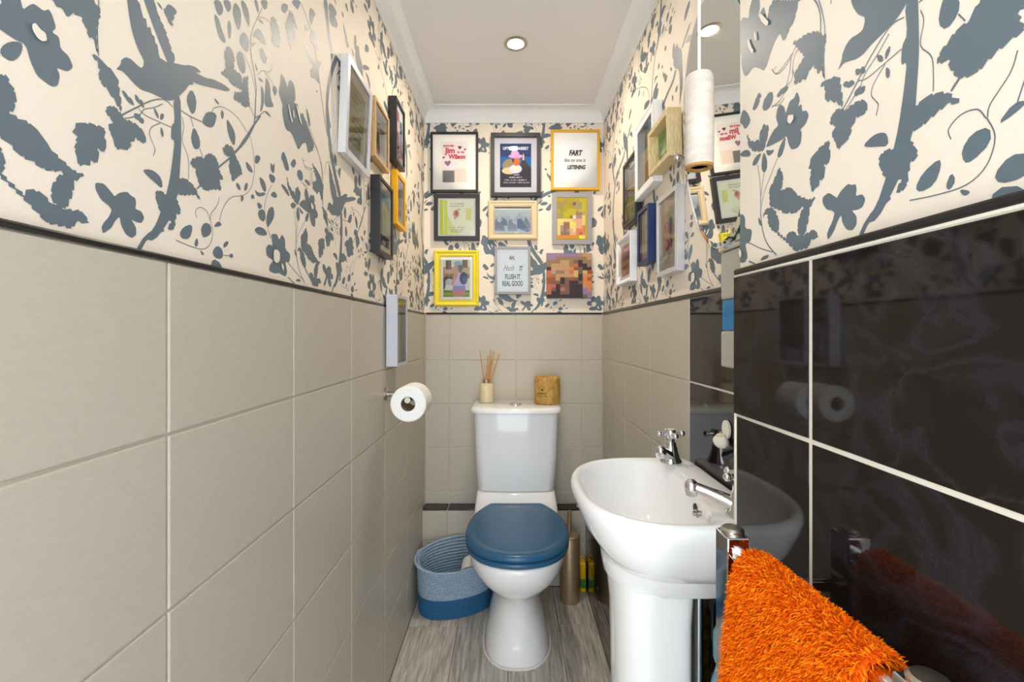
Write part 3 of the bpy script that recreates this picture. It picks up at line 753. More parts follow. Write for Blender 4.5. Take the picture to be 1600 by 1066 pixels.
MB().loft([ped(0.0, 0.190, 0.100), ped(0.02, 0.193, 0.096), ped(0.15, 0.199, 0.088), ped(0.40, 0.200, 0.085), ped(0.60, 0.195, 0.088), ped(0.66, 0.188, 0.094, 0.328)]).build('pedestal', M['ceramic'], basin, angle=60)
MB().lathe([(0.022, 0.0), (0.022, 0.003), (0.012, 0.002), (0.00001, 0.0015)], (0.266, BY, 0.7105), 28).build('waste', M['chrome'], basin)
MB().lathe([(0.008, 0.0), (0.006, -0.002), (0.00001, -0.0025)], (0.3365, 0.835, 0.797), 20, 'x').build('overflow_hole', M['dark'], basin)
MB().lathe([(0.0045, 0.002), (0.0045, -0.006), (0.007, -0.007), (0.007, -0.010), (0.004, -0.011), (0.004, -0.016), (0.00001, -0.016)], (0.337, 0.808, 0.797), 16, 'x').build('chain_stay', M['steel'], basin)

def basin_tap(x, y, ang, label, spout=0.062):
    t = empty('basin_tap', (x, y, 0.8205), label, 'tap', None, (0, 0, ang))     # spout runs along local -x
    MB().lathe([(0.024, 0), (0.024, 0.004), (0.020, 0.010), (0.0165, 0.022), (0.014, 0.034), (0.012, 0.040), (0.012, 0.046), (0.009, 0.048), (0.009, 0.056)], (0, 0, 0), 32).build('body', M['chrome'], t, local=True)
    MB().tube([(0.0, 0, 0.012), (-0.02, 0, 0.020), (-spout * 0.6, 0, 0.029), (-spout * 0.85, 0, 0.034)], [0.0145, 0.0115, 0.0092, 0.0088], 18).lathe([(0.00001, 0.0475), (0.006, 0.046), (0.0105, 0.041), (0.0118, 0.034), (0.0112, 0.026), (0.0095, 0.020), (0.00001, 0.020)], (-spout * 0.95, 0, 0), 20).build('spout', M['chrome'], t, local=True, angle=50)
    h = MB().lathe([(0.010, 0.0545), (0.012, 0.058), (0.012, 0.070), (0.010, 0.073), (0.00001, 0.074)], (0, 0, 0), 24)
    for k in range(4):
        a = R(45 + 90 * k) ; d = Vector((math.cos(a), math.sin(a), 0))
        h.tube([d * 0.008 + Vector((0, 0, 0.064)), d * 0.022 + Vector((0, 0, 0.064))], 0.0042, 10); h.sphere(d * 0.026 + Vector((0, 0, 0.064)), 0.0072, 14, 8)
    hd = h.build('cross_handle', M['chrome'], t, local=True, angle=50)
    MB().lathe([(0.008, 0.0738), (0.008, 0.0752), (0.00001, 0.0756)], (0, 0, 0), 20).build('index_cap', M['ceramic'], hd, local=True)
    return t
basin_tap(0.366, 1.047, R(48), 'chrome cross-handle basin tap beside the cream tiles', 0.056)
basin_tap(0.372, 0.742, R(-27), 'chrome cross-handle basin tap close to the chrome towel rail, long spout', 0.078)

# things tucked behind the pedestal on the ledge
tag(MB().tube([(0.345, 0.84, ZS), (0.345, 0.84, 0.65)], 0.0075, 14).build('water_pipe', M['chrome']), 'chrome water pipe behind the pedestal beside the pale blue bottle', 'pipe', 'water pipes under the basin')
tag(MB().tube([(0.352, 0.872, ZS), (0.352, 0.872, 0.65)], 0.0075, 14).build('water_pipe', M['chrome']), 'chrome water pipe behind the pedestal beside the dark bronze can', 'pipe', 'water pipes under the basin')
can = empty('aerosol_can', (0.386, 0.955, ZS), 'dark bronze patterned can on the ledge under the basin', 'can')
MB().lathe([(0.027, 0), (0.029, 0.004), (0.029, 0.20), (0.024, 0.212), (0.022, 0.214)], (0.386, 0.955, ZS), 28).build('body', M['bronze'], can)
MB().lathe([(0.024, 0.2145), (0.024, 0.25), (0.020, 0.262), (0.00001, 0.264)], (0.386, 0.955, ZS), 28).build('cap', M['champagne'], can)
bo = empty('cleaner_bottle', (0.377, 0.79, ZS), 'pale blue cleaner bottle standing on the ledge under the basin', 'bottle')
MB().lathe([(0.028, 0), (0.031, 0.006), (0.031, 0.13), (0.029, 0.17), (0.02, 0.20), (0.014, 0.208)], (0.377, 0.79, ZS), 28).build('body', M['blue_bottle'], bo)
MB().lathe([(0.0315, 0.03), (0.0318, 0.032), (0.0318, 0.118), (0.0315, 0.12)], (0.377, 0.79, ZS), 28).build('label_band', M['bottle_label'], bo)
MB().lathe([(0.023, 0.206), (0.026, 0.215), (0.026, 0.255), (0.020, 0.268), (0.00001, 0.272)], (0.377, 0.79, ZS), 28).build('cap', M['blue_bottle'], bo)
MB().box((0.350, 0.752, ZS + 0.145), (0.36, 0.76, ZS + 0.165), 0.002).build('sticker', M['yellow_plastic'], bo, smooth=False)

# white disc with a shell-shaped cup at the black tile over the basin
sh = empty('shell_piece', (0.42, 0.885, 0.915), 'white disc and shell-shaped cup at the black tile', 'soap holder')
MB().add([(0.4185 - 0.004 * s, 0.885 + 0.015 * math.cos(2 * math.pi * i / 28), 0.928 + 0.018 * math.sin(2 * math.pi * i / 28)) for s in (0, 1) for i in range(28)],
    [(i, (i + 1) % 28, 28 + (i + 1) % 28, 28 + i) for i in range(28)] + [tuple(range(28, 56)), tuple(reversed(range(28)))]).build('back_disc', M['shell'], sh)
MB().sphere((0.406, 0.885, 0.905), 0.016, 20, 10, (0.8, 1.35, 0.8)).build('cup', M['shell'], sh)
MB().sphere((0.406, 0.885, 0.9155), 0.009, 16, 8, (1, 1.2, 0.6)).build('soap', M['shell_cream'], sh)  # small cream ellipsoid in the cup

# soap dispenser on the wall beside the pier
sd = empty('soap_dispenser', (XR, 0.735, 1.055), 'slim wall soap dispenser with a blue band and chrome top', 'soap dispenser')
MB().box((0.358, 0.695, 1.057), (0.4195, 0.783, 1.118), 0.004).build('nozzle_housing', M['acrylic'], sd, smooth=False)
MB().box((0.360, 0.697, 1.1183), (0.4195, 0.781, 1.170), 0.002).build('soap_window', M['soap_blue'], sd, smooth=False)
MB().box((0.358, 0.695, 1.1703), (0.4195, 0.783, 1.250), 0.004).build('body', M['acrylic'], sd, smooth=False)
MB().box((0.355, 0.692, 1.2503), (0.4195, 0.786, 1.262), 0.003).build('lid', M['chrome'], sd, smooth=False)

# ------------------------------------------------------------------ mirror
mir = empty('wall_mirror', (0.404, 0.91, 1.53), 'frameless oval wall mirror with a pale green glass edge', 'mirror', None, (0, R(-4), 0))
N = 96
def oval(a, b, x): return [(x, a * math.cos(2 * math.pi * i / N), b * math.sin(2 * math.pi * i / N)) for i in range(N)]
MB().loft([oval(0.143, 0.237, -0.0032), oval(0.1425, 0.2365, -0.0033)], False, True).build('glass', M['mirror'], mir, local=True, smooth=False)
MB().loft([oval(0.143, 0.237, -0.0031), oval(0.154, 0.248, -0.001)], False, False).build('bevel', M['mirror'], mir, local=True, smooth=False)
MB().loft([oval(0.154, 0.248, -0.001), oval(0.1545, 0.2485, 0.0), oval(0.154, 0.248, 0.002)], False, True).build('edge', M['glass_edge'], mir, local=True)
MB().box((0.0021, -0.03, -0.03), (0.012, 0.03, 0.03)).build('bracket', M['steel'], mir, local=True)

tag(MB().sphere((0.405, 1.112, 1.537), 0.0095, 18, 10).tube([(0.424, 1.112, 1.537), (0.41, 1.112, 1.537)], 0.004, 10).build('wall_hook', M['chrome']), 'small round chrome hook on the papered wall beside the pine frame', 'hook')

# ------------------------------------------------------------------ light pull
pc = empty('light_pull', (0.2552, 0.62, 1.338), 'white light pull cord with a long pale stone handle', 'pull cord')
MB().tube([(0.2552, 0.62, 1.46), (0.2552, 0.62, ZC)], 0.002, 10).build('cord', M['cord'], pc)
MB().lathe([(0.0175, 0.002), (0.0185, 0.004), (0.0185, 0.118), (0.016, 0.124), (0.00001, 0.126)], (0.2552, 0.62, 1.338), 32).build('handle', M['pull'], pc)
MB().lathe([(0.00001, 0.004), (0.011, 0.004), (0.011, -0.001), (0.0175, -0.001), (0.0182, 0.0019), (0.0175, 0.002)], (0.2552, 0.62, 1.338), 32).build('wooden_end', M['pull_wood'], pc)
MB().lathe([(0.0225, 0), (0.0225, -0.012), (0.016, -0.02), (0.00001, -0.021)], (0.2552, 0.62, ZC), 28).build('ceiling_switch', M['cord'], pc)

# ------------------------------------------------------------------ towel radiator and towel
rad = empty('towel_radiator', (0.26, 0.41, 0.1), 'chrome ladder towel radiator on the black tiled pier', 'towel rail')
ZR = 0.889
MB().box((0.239, 0.505, 0.10), (0.264, 0.535, ZR), 0.0015).build('post', M['chrome'], rad, smooth=False)
MB().box((0.256, 0.279, 0.10), (0.281, 0.309, ZR), 0.0015).build('post', M['chrome'], rad, smooth=False)
for x, y in ((0.2515, 0.52), (0.2685, 0.294)):
    MB().lathe([(0.0115, 0), (0.0125, 0.002), (0.0125, 0.004), (0.010, 0.0065), (0.00001, 0.0075)], (x, y, ZR), 28).build('end_cap', M['steel'], rad)
for z in (0.869, 0.72, 0.58, 0.44, 0.30, 0.16):
    MB().tube([(0.2535, 0.506, z), (0.2655, 0.308, z)], 0.009, 18).build('bar', M['chrome'], rad)
for x, y in ((0.2515, 0.52), (0.2685, 0.294)):
    for z in (0.83, 0.2):
        MB().tube([(x + 0.0115, y, z), (XP, y, z)], 0.007, 14).build('bracket', M['chrome'], rad)

towel = empty('hand_towel', (0.26, 0.41, 0.56), 'fluffy orange hand towel draped over the chrome towel radiator', 'towel')
def towel_pt(s, t, off):
    """s along the bar 0..1, t along the drape 0..1, off outwards"""
    y = 0.486 + (0.325 - 0.486) * s
    bx = 0.2535 + (0.2655 - 0.2535) * (0.506 - y) / 0.198
    hang, r = 0.285, 0.0145
    arc = math.pi * r; tot = 2 * hang + arc; d = t * tot
    wav = 0.004 * math.sin(s * 9 + 1) * (abs(t - 0.5) * 2) ** 1.5
    if d < hang:
        k = (hang - d) / hang; x, z = bx - r - 0.022 * k ** 0.6, 0.869 - (hang - d); nx, nz = -1, 0.05
    elif d > hang + arc:
        k = (d - hang - arc) / hang; x, z = bx + r - 0.001 * k, 0.869 - (d - hang - arc); nx, nz = 1, 0.05
    else:
        a = math.pi - (d - hang) / r; x, z = bx + r * math.cos(a), 0.869 + r * math.sin(a); nx, nz = math.cos(a), math.sin(a)
    yy = y + (0.008 * (0.5 - s)) * (1 - abs(t - 0.5) * 2) * -1
    return Vector((x + nx * off + wav * (-1 if nx < 0 else 0.2), yy, z + nz * off)), Vector((nx, 0, nz))
NS, NT = 16, 60
outer = [[towel_pt(i / NS, j / NT, 0.004)[0] for i in range(NS + 1)] for j in range(NT + 1)]
inner = [[towel_pt(i / NS, j / NT, -0.004)[0] for i in range(NS + 1)] for j in range(NT + 1)]
tm = MB(); W1 = NS + 1
tm.v = [tuple(p) for r in outer for p in r] + [tuple(p) for r in inner for p in r]; K = W1 * (NT + 1)
for j in range(NT):
    for i in range(NS):
        a = j * W1 + i; tm.f.append((a, a + 1, a + W1 + 1, a + W1)); tm.f.append((K + a, K + a + W1, K + a + W1 + 1, K + a + 1))
for j in range(NT):
    for i in (0, NS):
        a = j * W1 + i; tm.f.append((a, a + W1, K + a + W1, K + a))
for i in range(NS):
    for j in (0, NT):
        a = j * W1 + i; tm.f.append((a, a + 1, K + a + 1, K + a))
tm.build('cloth', M['towel'], towel)
fv, ff, fc = [], [], []
rnd = random.Random(3)
def strand(p, n):
    L = rnd.uniform(0.0038, 0.0075)
    d = (n + Vector((rnd.gauss(0, 0.5), rnd.gauss(0, 0.5), rnd.gauss(-0.35, 0.4)))).normalized()
    side = d.cross(Vector((rnd.random() - 0.5, rnd.random() - 0.5, rnd.random() - 0.5))).normalized() * rnd.uniform(0.0004, 0.0007)
    b = len(fv); bend = Vector((0, 0, -0.0015))
    fv.extend([p - side, p + side, p + d * L * 0.6 + side * 0.8, p + d * L * 0.6 - side * 0.8, p + d * L + bend])
    ff.extend([(b, b + 1, b + 2, b + 3), (b + 3, b + 2, b + 4)])
    base = lin((rnd.choice([(242, 112, 6), (250, 132, 14), (232, 92, 4), (255, 146, 24), (216, 84, 2)])))
    fc.append(base)
for k in range(64000):
    s, t = rnd.random(), rnd.random() ** 1.0
    if t < 0.12 and rnd.random() < 0.7: continue
    p, n = towel_pt(s, t, 0.0035); strand(p, n)
for k in range(5000):
    t = rnd.random(); s = rnd.choice((0.0, 1.0)); p, n = towel_pt(s, t, rnd.uniform(-0.004, 0.004))
    strand(p, Vector((n.x * 0.5, 1 if s == 0 else -1, n.z * 0.5)))
fo = mesh_obj('pile', fv, ff, M['fur'], towel, smooth=False)
ca = fo.data.color_attributes.new('Col', 'FLOAT_COLOR', 'CORNER')
buf = []
for i in range(len(fc)): buf += [*fc[i], 1.0] * 7
ca.data.foreach_set('color', buf)
fo['kind'] = 'stuff'

# ------------------------------------------------------------------ toilet roll and holder
hd = empty('toilet_roll_holder', (XL, 1.42, 0.9245), 'brushed steel toilet roll holder on the cream tiled wall', 'roll holder')
MB().lathe([(0.019, 0), (0.019, 0.005), (0.016, 0.008), (0.00001, 0.008)], (XL, 1.42, 0.9245), 28, 'x').tube([(XL + 0.006, 1.42, 0.9245), (-0.30, 1.42, 0.9245), (-0.292, 1.418, 0.9245), (-0.2885, 1.410, 0.9245)], 0.0085, 16).build('bracket', M['steel'], hd)
MB().tube([(-0.288, 1.41, 0.9245), (-0.288, 1.288, 0.9245)], 0.0085, 18).build('bar', M['steel'], hd)
RZ = 0.9245 + 0.0085 - 0.0205
def toilet_roll(name, c, axis, label, group=None, r=0.051, L=0.1, jag=False):
    t = empty(name, c, label, 'toilet roll', group)
    h = L / 2
    p = MB().lathe([(0.0205, -h), (r - 0.003, -h), (r, -h + 0.003), (r, h - 0.003), (r - 0.003, h), (0.0205, h)], c, 48, axis)
    k = len(p.f); p.f = [f for f in p.f if len(f) == 4]
    p.build('paper', M['tissue'], t)
    q = MB().lathe([(0.0206, -h), (0.0206, h)], c, 36, axis); q.f = [f for f in q.f if len(f) == 4]
    q.build('core', M['card'], t)
    return t
toilet_roll('toilet_roll', (-0.288, 1.347, RZ), 'y', 'white toilet roll hanging on the steel holder')
# hanging tail of the roll
# ------------------------------------------------------------------ on the cistern
DX, DY, DZ = -0.103, 2.0, 0.8105
rd = empty('reed_diffuser', (DX, DY, DZ), 'cream glass reed diffuser with reeds on the cistern', 'reed diffuser')
MB().lathe([(0.027, 0), (0.030, 0.003), (0.0305, 0.07), (0.028, 0.079), (0.018, 0.083), (0.015, 0.084)], (DX, DY, DZ), 36).build('bottle', M['frost'], rd)
MB().lathe([(0.0155, 0.083), (0.0155, 0.101), (0.013, 0.1015), (0.007, 0.1015)], (DX, DY, DZ), 28).build('collar', M['champagne'], rd)
for dx, dy, top in ((-0.030, 0.01, 0.226), (0.018, 0.015, 0.228), (0.034, -0.012, 0.220), (0.056, 0.012, 0.210), (0.024, -0.02, 0.190), (0.004, 0.02, 0.2)):
    MB().tube([(DX + dx * 0.12, DY + dy * 0.12, DZ + 0.05), (DX + dx, DY + dy, DZ + top)], 0.0024, 8).build('reed', M['reed'], rd)
KX, KY, KZ = 0.159, 1.975, 0.8105
kr = empty('wrapped_toilet_roll', (KX, KY, KZ), 'toilet roll in brown kraft paper standing on the cistern lid', 'toilet roll')
kv = MB()
rr = random.Random(5)
rings = []
for z, r_, amp in ((0, 0.050, 0.001), (0.003, 0.054, 0.001), (0.02, 0.0555, 0.0008), (0.06, 0.0555, 0.0008), (0.10, 0.055, 0.001), (0.110, 0.0545, 0.0016), (0.1145, 0.050, 0.003), (0.114, 0.035, 0.004), (0.108, 0.018, 0.003), (0.100, 0.012, 0.001)):
    rings.append([(KX + (r_ + rr.gauss(0, amp)) * math.cos(2 * math.pi * i / 40), KY + (r_ + rr.gauss(0, amp)) * math.sin(2 * math.pi * i / 40), KZ + max(0, z + (rr.gauss(0, amp) if z > 0.1 else 0))) for i in range(40)])
kv.loft(rings).build('wrapper', M['kraft'], kr, angle=40)

# ------------------------------------------------------------------ lettering
def text_mesh(body, size, shear=0.0, bold=0.0, sx=1.0, align='CENTER', space=1.0):
    cu = bpy.data.curves.new('lettering', 'FONT'); cu.body = body; cu.size = size; cu.shear = shear; cu.offset = bold; cu.align_x = align; cu.space_character = space
    cu.resolution_u = 3
    o = bpy.data.objects.new('lettering', cu); col.objects.link(o)
    bpy.context.view_layer.update()
    me = bpy.data.meshes.new_from_object(o.evaluated_get(bpy.context.evaluated_depsgraph_get()))
    V = [(v.co.x * sx, v.co.y) for v in me.vertices]; Fc = [tuple(p.vertices) for p in me.polygons]
    bpy.data.objects.remove(o); bpy.data.curves.remove(cu); bpy.data.meshes.remove(me)
    return V, Fc
def letter(parent, body, x, z, size, m, y, shear=0.0, bold=0.0, sx=1.0, align='CENTER', space=1.0, name='lettering', rot=0.0):
    V, Fc = text_mesh(body, size, shear, bold, sx, align, space)
    c, s = math.cos(rot), math.sin(rot)
    return mesh_obj(name, [(x + a * c - b * s, y, z + a * s + b * c) for a, b in V], Fc, m, parent, smooth=False, local=True)
# print on the kraft wrapper follows the cylinder
g_ = random.Random(9); sv, sf = [], []
for z, h, x0, x1 in ((0.045, 0.0078, -0.045, -0.006), (0.034, 0.0045, -0.046, -0.004)):      # print too small to read
    x = x0
    while x < x1:
        w_ = h * g_.uniform(0.3, 0.62); hh = h * g_.uniform(0.65, 1); k = len(sv)
        if g_.random() > 0.1:
            for u, v in ((x, z), (x + w_ * 0.8, z), (x + w_ * 0.8, z + hh), (x, z + hh)): sv.append((0.0563 * math.sin(u / 0.0563), -0.0563 * math.cos(u / 0.0563), v))
            sf.append((k, k + 1, k + 2, k + 3))
        x += w_ * 1.1
mesh_obj('print_lines', sv, sf, M['ink_brown'], kr, smooth=False, local=True)['kind'] = 'stuff'
leafv, leaff = [], []
for k in range(5):
    a = R(30 + 30 * k); b0 = len(leafv)
    for t, w_ in ((0, 0), (0.5, 0.0017), (1, 0), (0.5, -0.0017)):
        u = 0.009 * t * math.cos(a) - w_ * math.sin(a) - 0.026; z = 0.059 + 0.009 * t * math.sin(a) + w_ * math.cos(a)
        leafv.append((0.0563 * math.sin(u / 0.0563), -0.0563 * math.cos(u / 0.0563), z))
    leaff.append((b0, b0 + 1, b0 + 2, b0 + 3))
mesh_obj('leaf_emblem', leafv, leaff, M['ink_brown'], kr, smooth=False, local=True)

# ------------------------------------------------------------------ rope basket
bk = empty('rope_basket', (-0.222, 1.885, 0), 'oval coiled rope basket, dark blue below and pale blue above', 'basket')
BA = R(20)
def basket_pt(a, k, grow=0.0):
    t = k / 19; c, q = math.cos(a), math.sin(a)
    hx, hy = 0.147 + 0.006 * t + grow, 0.094 + 0.012 * t + grow
    r = (abs(c / hx) ** 2.3 + abs(q / hy) ** 2.3) ** (-1 / 2.3)
    u, v = c * r, q * r
    x, y = u * math.cos(BA) - v * math.sin(BA), u * math.sin(BA) + v * math.cos(BA)
    up = (y / 0.11 + 1) / 2
    return (-0.222 + x, 1.885 + y, 0.0056 + k * 0.0094 * (1 + 0.26 * max(0, up) * t))
for nm, ks, m in (('lower_coils', range(0, 8), M['rope_dark']), ('upper_coils', range(8, 20), M['rope_light'])):
    b = MB()
    for k in ks: b.tube([basket_pt(2 * math.pi * i / 72, k) for i in range(72)], 0.0050, 8, closed=True)
    b.build(nm, m, bk)
fl = [basket_pt(2 * math.pi * i / 72, 0) for i in range(72)]
MB().loft([[(x, y, 0.003) for x, y, z in fl], [(x, y, 0.007) for x, y, z in fl]]).build('bottom', M['rope_dark'], bk)
for a0 in (math.pi * 1.02, 0.0):
    pts = []
    for i in range(15):
        t = i / 14; x, y, z = basket_pt(a0 + (t - 0.5) * 1.1, 19, 0.002 + (0.012 if a0 else 0.004) * math.sin(math.pi * t)); pts.append((max(x, XL + 0.007), y, z + 0.003 + 0.010 * math.sin(math.pi * t)))
    MB().tube(pts, 0.0062, 10).build('handle', M['rope_light'], bk)
toilet_roll('spare_toilet_roll', (-0.165, 1.91, 0.0475), 'y', 'white toilet roll underneath another in the rope basket', None, 0.04, 0.095)
toilet_roll('spare_toilet_roll', (-0.165, 1.91, 0.128), 'y', 'white toilet roll on top in the rope basket', None, 0.04, 0.095)

# ------------------------------------------------------------------ toilet brush and small things by the floor
tb = empty('toilet_brush', (0.249, 1.915, 0), 'champagne metal toilet brush in a tall cylinder holder', 'toilet brush')
MB().lathe([(0.038, 0), (0.041, 0.003), (0.041, 0.262), (0.0395, 0.265)], (0.249, 1.915, 0), 40).build('holder', M['champagne'], tb)
MB().lathe([(0.0405, 0.2655), (0.0405, 0.270), (0.036, 0.274), (0.00001, 0.275)], (0.249, 1.915, 0), 40).build('lid', M['champagne'], tb)
MB().tube([(0.247, 1.915, 0.272), (0.247, 1.915, 0.372)], 0.0075, 16).build('handle', M['champagne'], tb)
fr = empty('freshener_pack', (0.308, 1.995, 0), 'yellow toilet freshener pack with green gel beside the brush', 'freshener')
MB().box((0.297, 1.968, 0), (0.326, 2.012, 0.125), 0.006).build('pack', M['yellow_plastic'], fr, smooth=False)
MB().box((0.2975, 1.962, 0.02), (0.3255, 1.969, 0.06), 0.003).build('gel_block', M['green_gel'], fr, smooth=False)
MB().tube([(0.304, 1.99, 0.124), (0.304, 1.99, 0.142), (0.312, 1.99, 0.148), (0.32, 1.99, 0.142), (0.32, 1.99, 0.124)], 0.003, 8).build('hanger', M['yellow_plastic'], fr)
rb = empty('red_bottle', (0.318, 2.045, ZS), 'red and white bottle on the back ledge behind the basin', 'bottle')
MB().lathe([(0.022, 0), (0.024, 0.003), (0.024, 0.012)], (0.318, 2.045, ZS), 24).build('base', M['shell'], rb)
MB().lathe([(0.024, 0.0122), (0.024, 0.055), (0.018, 0.066), (0.010, 0.070)], (0.318, 2.045, ZS), 24).build('body', M['red_plastic'], rb)
MB().lathe([(0.011, 0.0702), (0.011, 0.085), (0.00001, 0.086)], (0.318, 2.045, ZS), 24).build('cap', M['shell'], rb)

# ------------------------------------------------------------------ pictures
FACE = {'left': R(90), 'back': 0.0, 'right': R(-90)}
PLANE = {'left': XL - 0.004, 'back': YB + 0.004, 'right': XR + 0.004}
def rect_sweep(W, H, prof):
    """prof: (inset, y) rings swept round a rectangle, y negative towards the room"""
    V, Fc = [], []
    for t, y in prof:
        a, b = W / 2 - t, H / 2 - t
        V += [(-a, y, -b), (a, y, -b), (a, y, b), (-a, y, b)]
    for j in range(len(prof) - 1):
        for i in range(4):
            k = (i + 1) % 4; Fc.append((j * 4 + i, j * 4 + k, (j + 1) * 4 + k, (j + 1) * 4 + i))
    return V, Fc
def quad(x0, x1, z0, z1, y): return [(x0, y, z0), (x1, y, z0), (x1, y, z1), (x0, y, z1)]
def picture(wall, u0, u1, z0, z1, label, frame_mat, border, depth, prof=None, mount=None, art=None, recess=None, glass=True, lean=0.0, roll=0.0, name='picture_frame', beads=None, off=0.0, mount_mat=None, cat='picture frame'):
    W, H = abs(u1 - u0), z1 - z0; uc, zc = (u0 + u1) / 2, (z0 + z1) / 2
    pl = PLANE[wall]
    lift = math.sin(lean) * H / 2 + 0.0008 + off
    loc = {'left': (pl + lift, uc, zc), 'right': (pl - lift, uc, zc), 'back': (uc, pl - lift, zc)}[wall]
    root = empty(name, loc, label, cat)
    root.rotation_mode = 'XYZ'
    root.rotation_euler = (Matrix.Rotation(FACE[wall], 3, 'Z') @ Matrix.Rotation(lean, 3, 'X') @ Matrix.Rotation(roll, 3, 'Y')).to_euler()
    rc = recess if recess is not None else min(0.006, depth * 0.4)     # how far the print lies behind the frame face
    yp = -(depth - rc)
    P_ = prof if prof else [(0, -depth), (border, -depth)]
    V, Fc = rect_sweep(W, H, [(0.0005, 0), (0, -0.0005)] + P_ + [(border, yp + 0.001)])
    Fc.append((3, 2, 1, 0))
    mesh_obj('frame', V, Fc, frame_mat, root, smooth=False, local=True)
    if beads:
        bt, by, br, step = beads; b = MB(); a, c = W / 2 - bt, H / 2 - bt
        for i in range(int(2 * a / step) + 1):
            for s in (-c, c): b.sphere((-a + i * step, by, s), br, 6, 4)
        for i in range(1, int(2 * c / step)):
            for s in (-a, a): b.sphere((s, by, -c + i * step), br, 6, 4)
        b.build('beading', frame_mat, root, local=True)
    iw, ih = W / 2 - border, H / 2 - border
    aw, ah = iw, ih
    if mount:
        aw, ah = iw - mount[0], ih - mount[1]
        V, Fc = [], []
        V = quad(-iw, iw, -ih, ih, yp) + quad(-aw, aw, -ah, ah, yp) + quad(-aw + 0.001, aw - 0.001, -ah + 0.001, ah - 0.001, yp + 0.0012)
        Fc = [(i, (i + 1) % 4, 4 + (i + 1) % 4, 4 + i) for i in range(4)] + [(4 + i, 4 + (i + 1) % 4, 8 + (i + 1) % 4, 8 + i) for i in range(4)]
        mesh_obj('mount', V, Fc, mount_mat or M['mat_white'], root, smooth=False, local=True)
    ya = yp + (0.0012 if mount else 0.0)
    if art:
        V, Fc, C = [], [], []
        for i, (c, pts) in enumerate(art):
            b0 = len(V); V += [(-aw + 2 * aw * x, ya - 0.00006 * i, -ah + 2 * ah * z) for x, z in pts]
            Fc.append(tuple(range(b0, b0 + len(pts)))); C.append((lin(c), len(pts)))
        me = bpy.data.meshes.new('print'); me.from_pydata(V, [], Fc); me.materials.append(M['print'])
        at = me.color_attributes.new('Col', 'FLOAT_COLOR', 'CORNER'); buf = []
        for c, k in C: buf += [*c, 1.0] * k
        at.data.foreach_set('color', buf)
        o = bpy.data.objects.new('print', me); col.objects.link(o); o.parent = root
    if glass:
        gy = min(yp - 0.0022, -(depth - min(rc, 0.003)))
        mesh_obj('glass', quad(-iw, iw, -ih, ih, gy), [(0, 1, 2, 3)], M['glass'], root, smooth=False, local=True, recalc=False)
    root['ya'] = ya - 0.00006 * (len(art) if art else 0) - 0.0003; root['aw'] = aw; root['ah'] = ah
    return root
def words(root, items, m):
    """items: (text, x 0..1, z 0..1, size relative to art height, shear, bold, width factor)"""
    for body, x, z, size, sh_, bo_, sx in items:
        letter(root, body, -root['aw'] + 2 * root['aw'] * x, -root['ah'] + 2 * root['ah'] * z, size * 2 * root['ah'], m, root['ya'], sh_, bo_ * 2 * root['ah'], sx)
def strokes(root, rows, m, seed=1):
    """lines of print too small to read: x0, x1, z, height, slant, all relative to the art"""
    g = random.Random(seed); b = MB(); aw, ah, y = root['aw'], root['ah'], root['ya']
    for x0, x1, z, h, sl_ in rows:
        x = x0
        while x < x1:
            w_ = g.uniform(0.25, 0.6) * h * ah / aw; hh = h * g.uniform(0.65, 1.0)
            if g.random() > 0.16:
                q = [(x, z), (x + w_ * 0.55, z), (x + w_ * 0.55 + sl_ * hh, z + hh), (x + sl_ * hh, z + hh)]
                b.add([(-aw + 2 * aw * p_, y, -ah + 2 * ah * r_) for p_, r_ in q], [(0, 1, 2, 3)])
            x += w_ * 1.25
    o = b.build('print_lines', m, root, smooth=False, local=True); o['kind'] = 'stuff'; return o
def R4(c, x0, x1, z0, z1): return (c, [(x0, z0), (x1, z0), (x1, z1), (x0, z1)])
def EL(c, x, z, rx, rz, n=18): return (c, [(x + rx * math.cos(2 * math.pi * i / n), z + rz * math.sin(2 * math.pi * i / n)) for i in range(n)])
def PG(c, *pts): return (c, list(pts))
def heart(c, x, z, s, tilt=0.0):
    out = []
    for i in range(20):
        t = 2 * math.pi * i / 20; a = 16 * math.sin(t) ** 3 / 16; b = (13 * math.cos(t) - 5 * math.cos(2 * t) - 2 * math.cos(3 * t) - math.cos(4 * t)) / 16
        out.append((x + s * 1.4 * (a * math.cos(tilt) - b * math.sin(tilt)), z + s * (a * math.sin(tilt) + b * math.cos(tilt))))
    return (c, out)
def mosaic(rows, x0=0.0, x1=1.0, z0=0.0, z1=1.0):
    out = []; n = len(rows)
    for j, r in enumerate(rows):
        for i, c in enumerate(r):
            m = len(r); out.append(R4(c, x0 + (x1 - x0) * i / m, x0 + (x1 - x0) * (i + 1) / m, z1 - (z1 - z0) * (j + 1) / n, z1 - (z1 - z0) * j / n))
    return out
# --- back wall, top row
p = picture('back', -0.358, -0.144, 1.746, 2.016, 'thin black frame with a white mount and card of red lettering and hearts', M['f_black'], 0.010, 0.02, mount=(0.037, 0.034),
    art=[R4((236, 226, 222), 0, 1, 0, 1), R4((232, 212, 200), 0.5, 0.95, 0.0, 0.34), R4((120, 122, 124), 0.06, 0.5, 0.0, 0.30), heart((150, 110, 140), 0.25, 0.48, 0.085, 0.1), heart((120, 36, 56), 0.70, 0.87, 0.05, -0.1), heart((120, 36, 56), 0.9, 0.82, 0.03, -0.1), heart((100, 60, 80), 0.1, 0.62, 0.032, 0.15)])
words(p, [("you're the", 0.28, 0.89, 0.07, 0, 0.004, 0.9), ('Jim', 0.34, 0.73, 0.19, 0, 0.007, 1.0), ('to my', 0.74, 0.73, 0.08, 0, 0.004, 0.9), ('Wilson', 0.6, 0.59, 0.155, 0, 0.007, 0.92)], M['ink_red'])
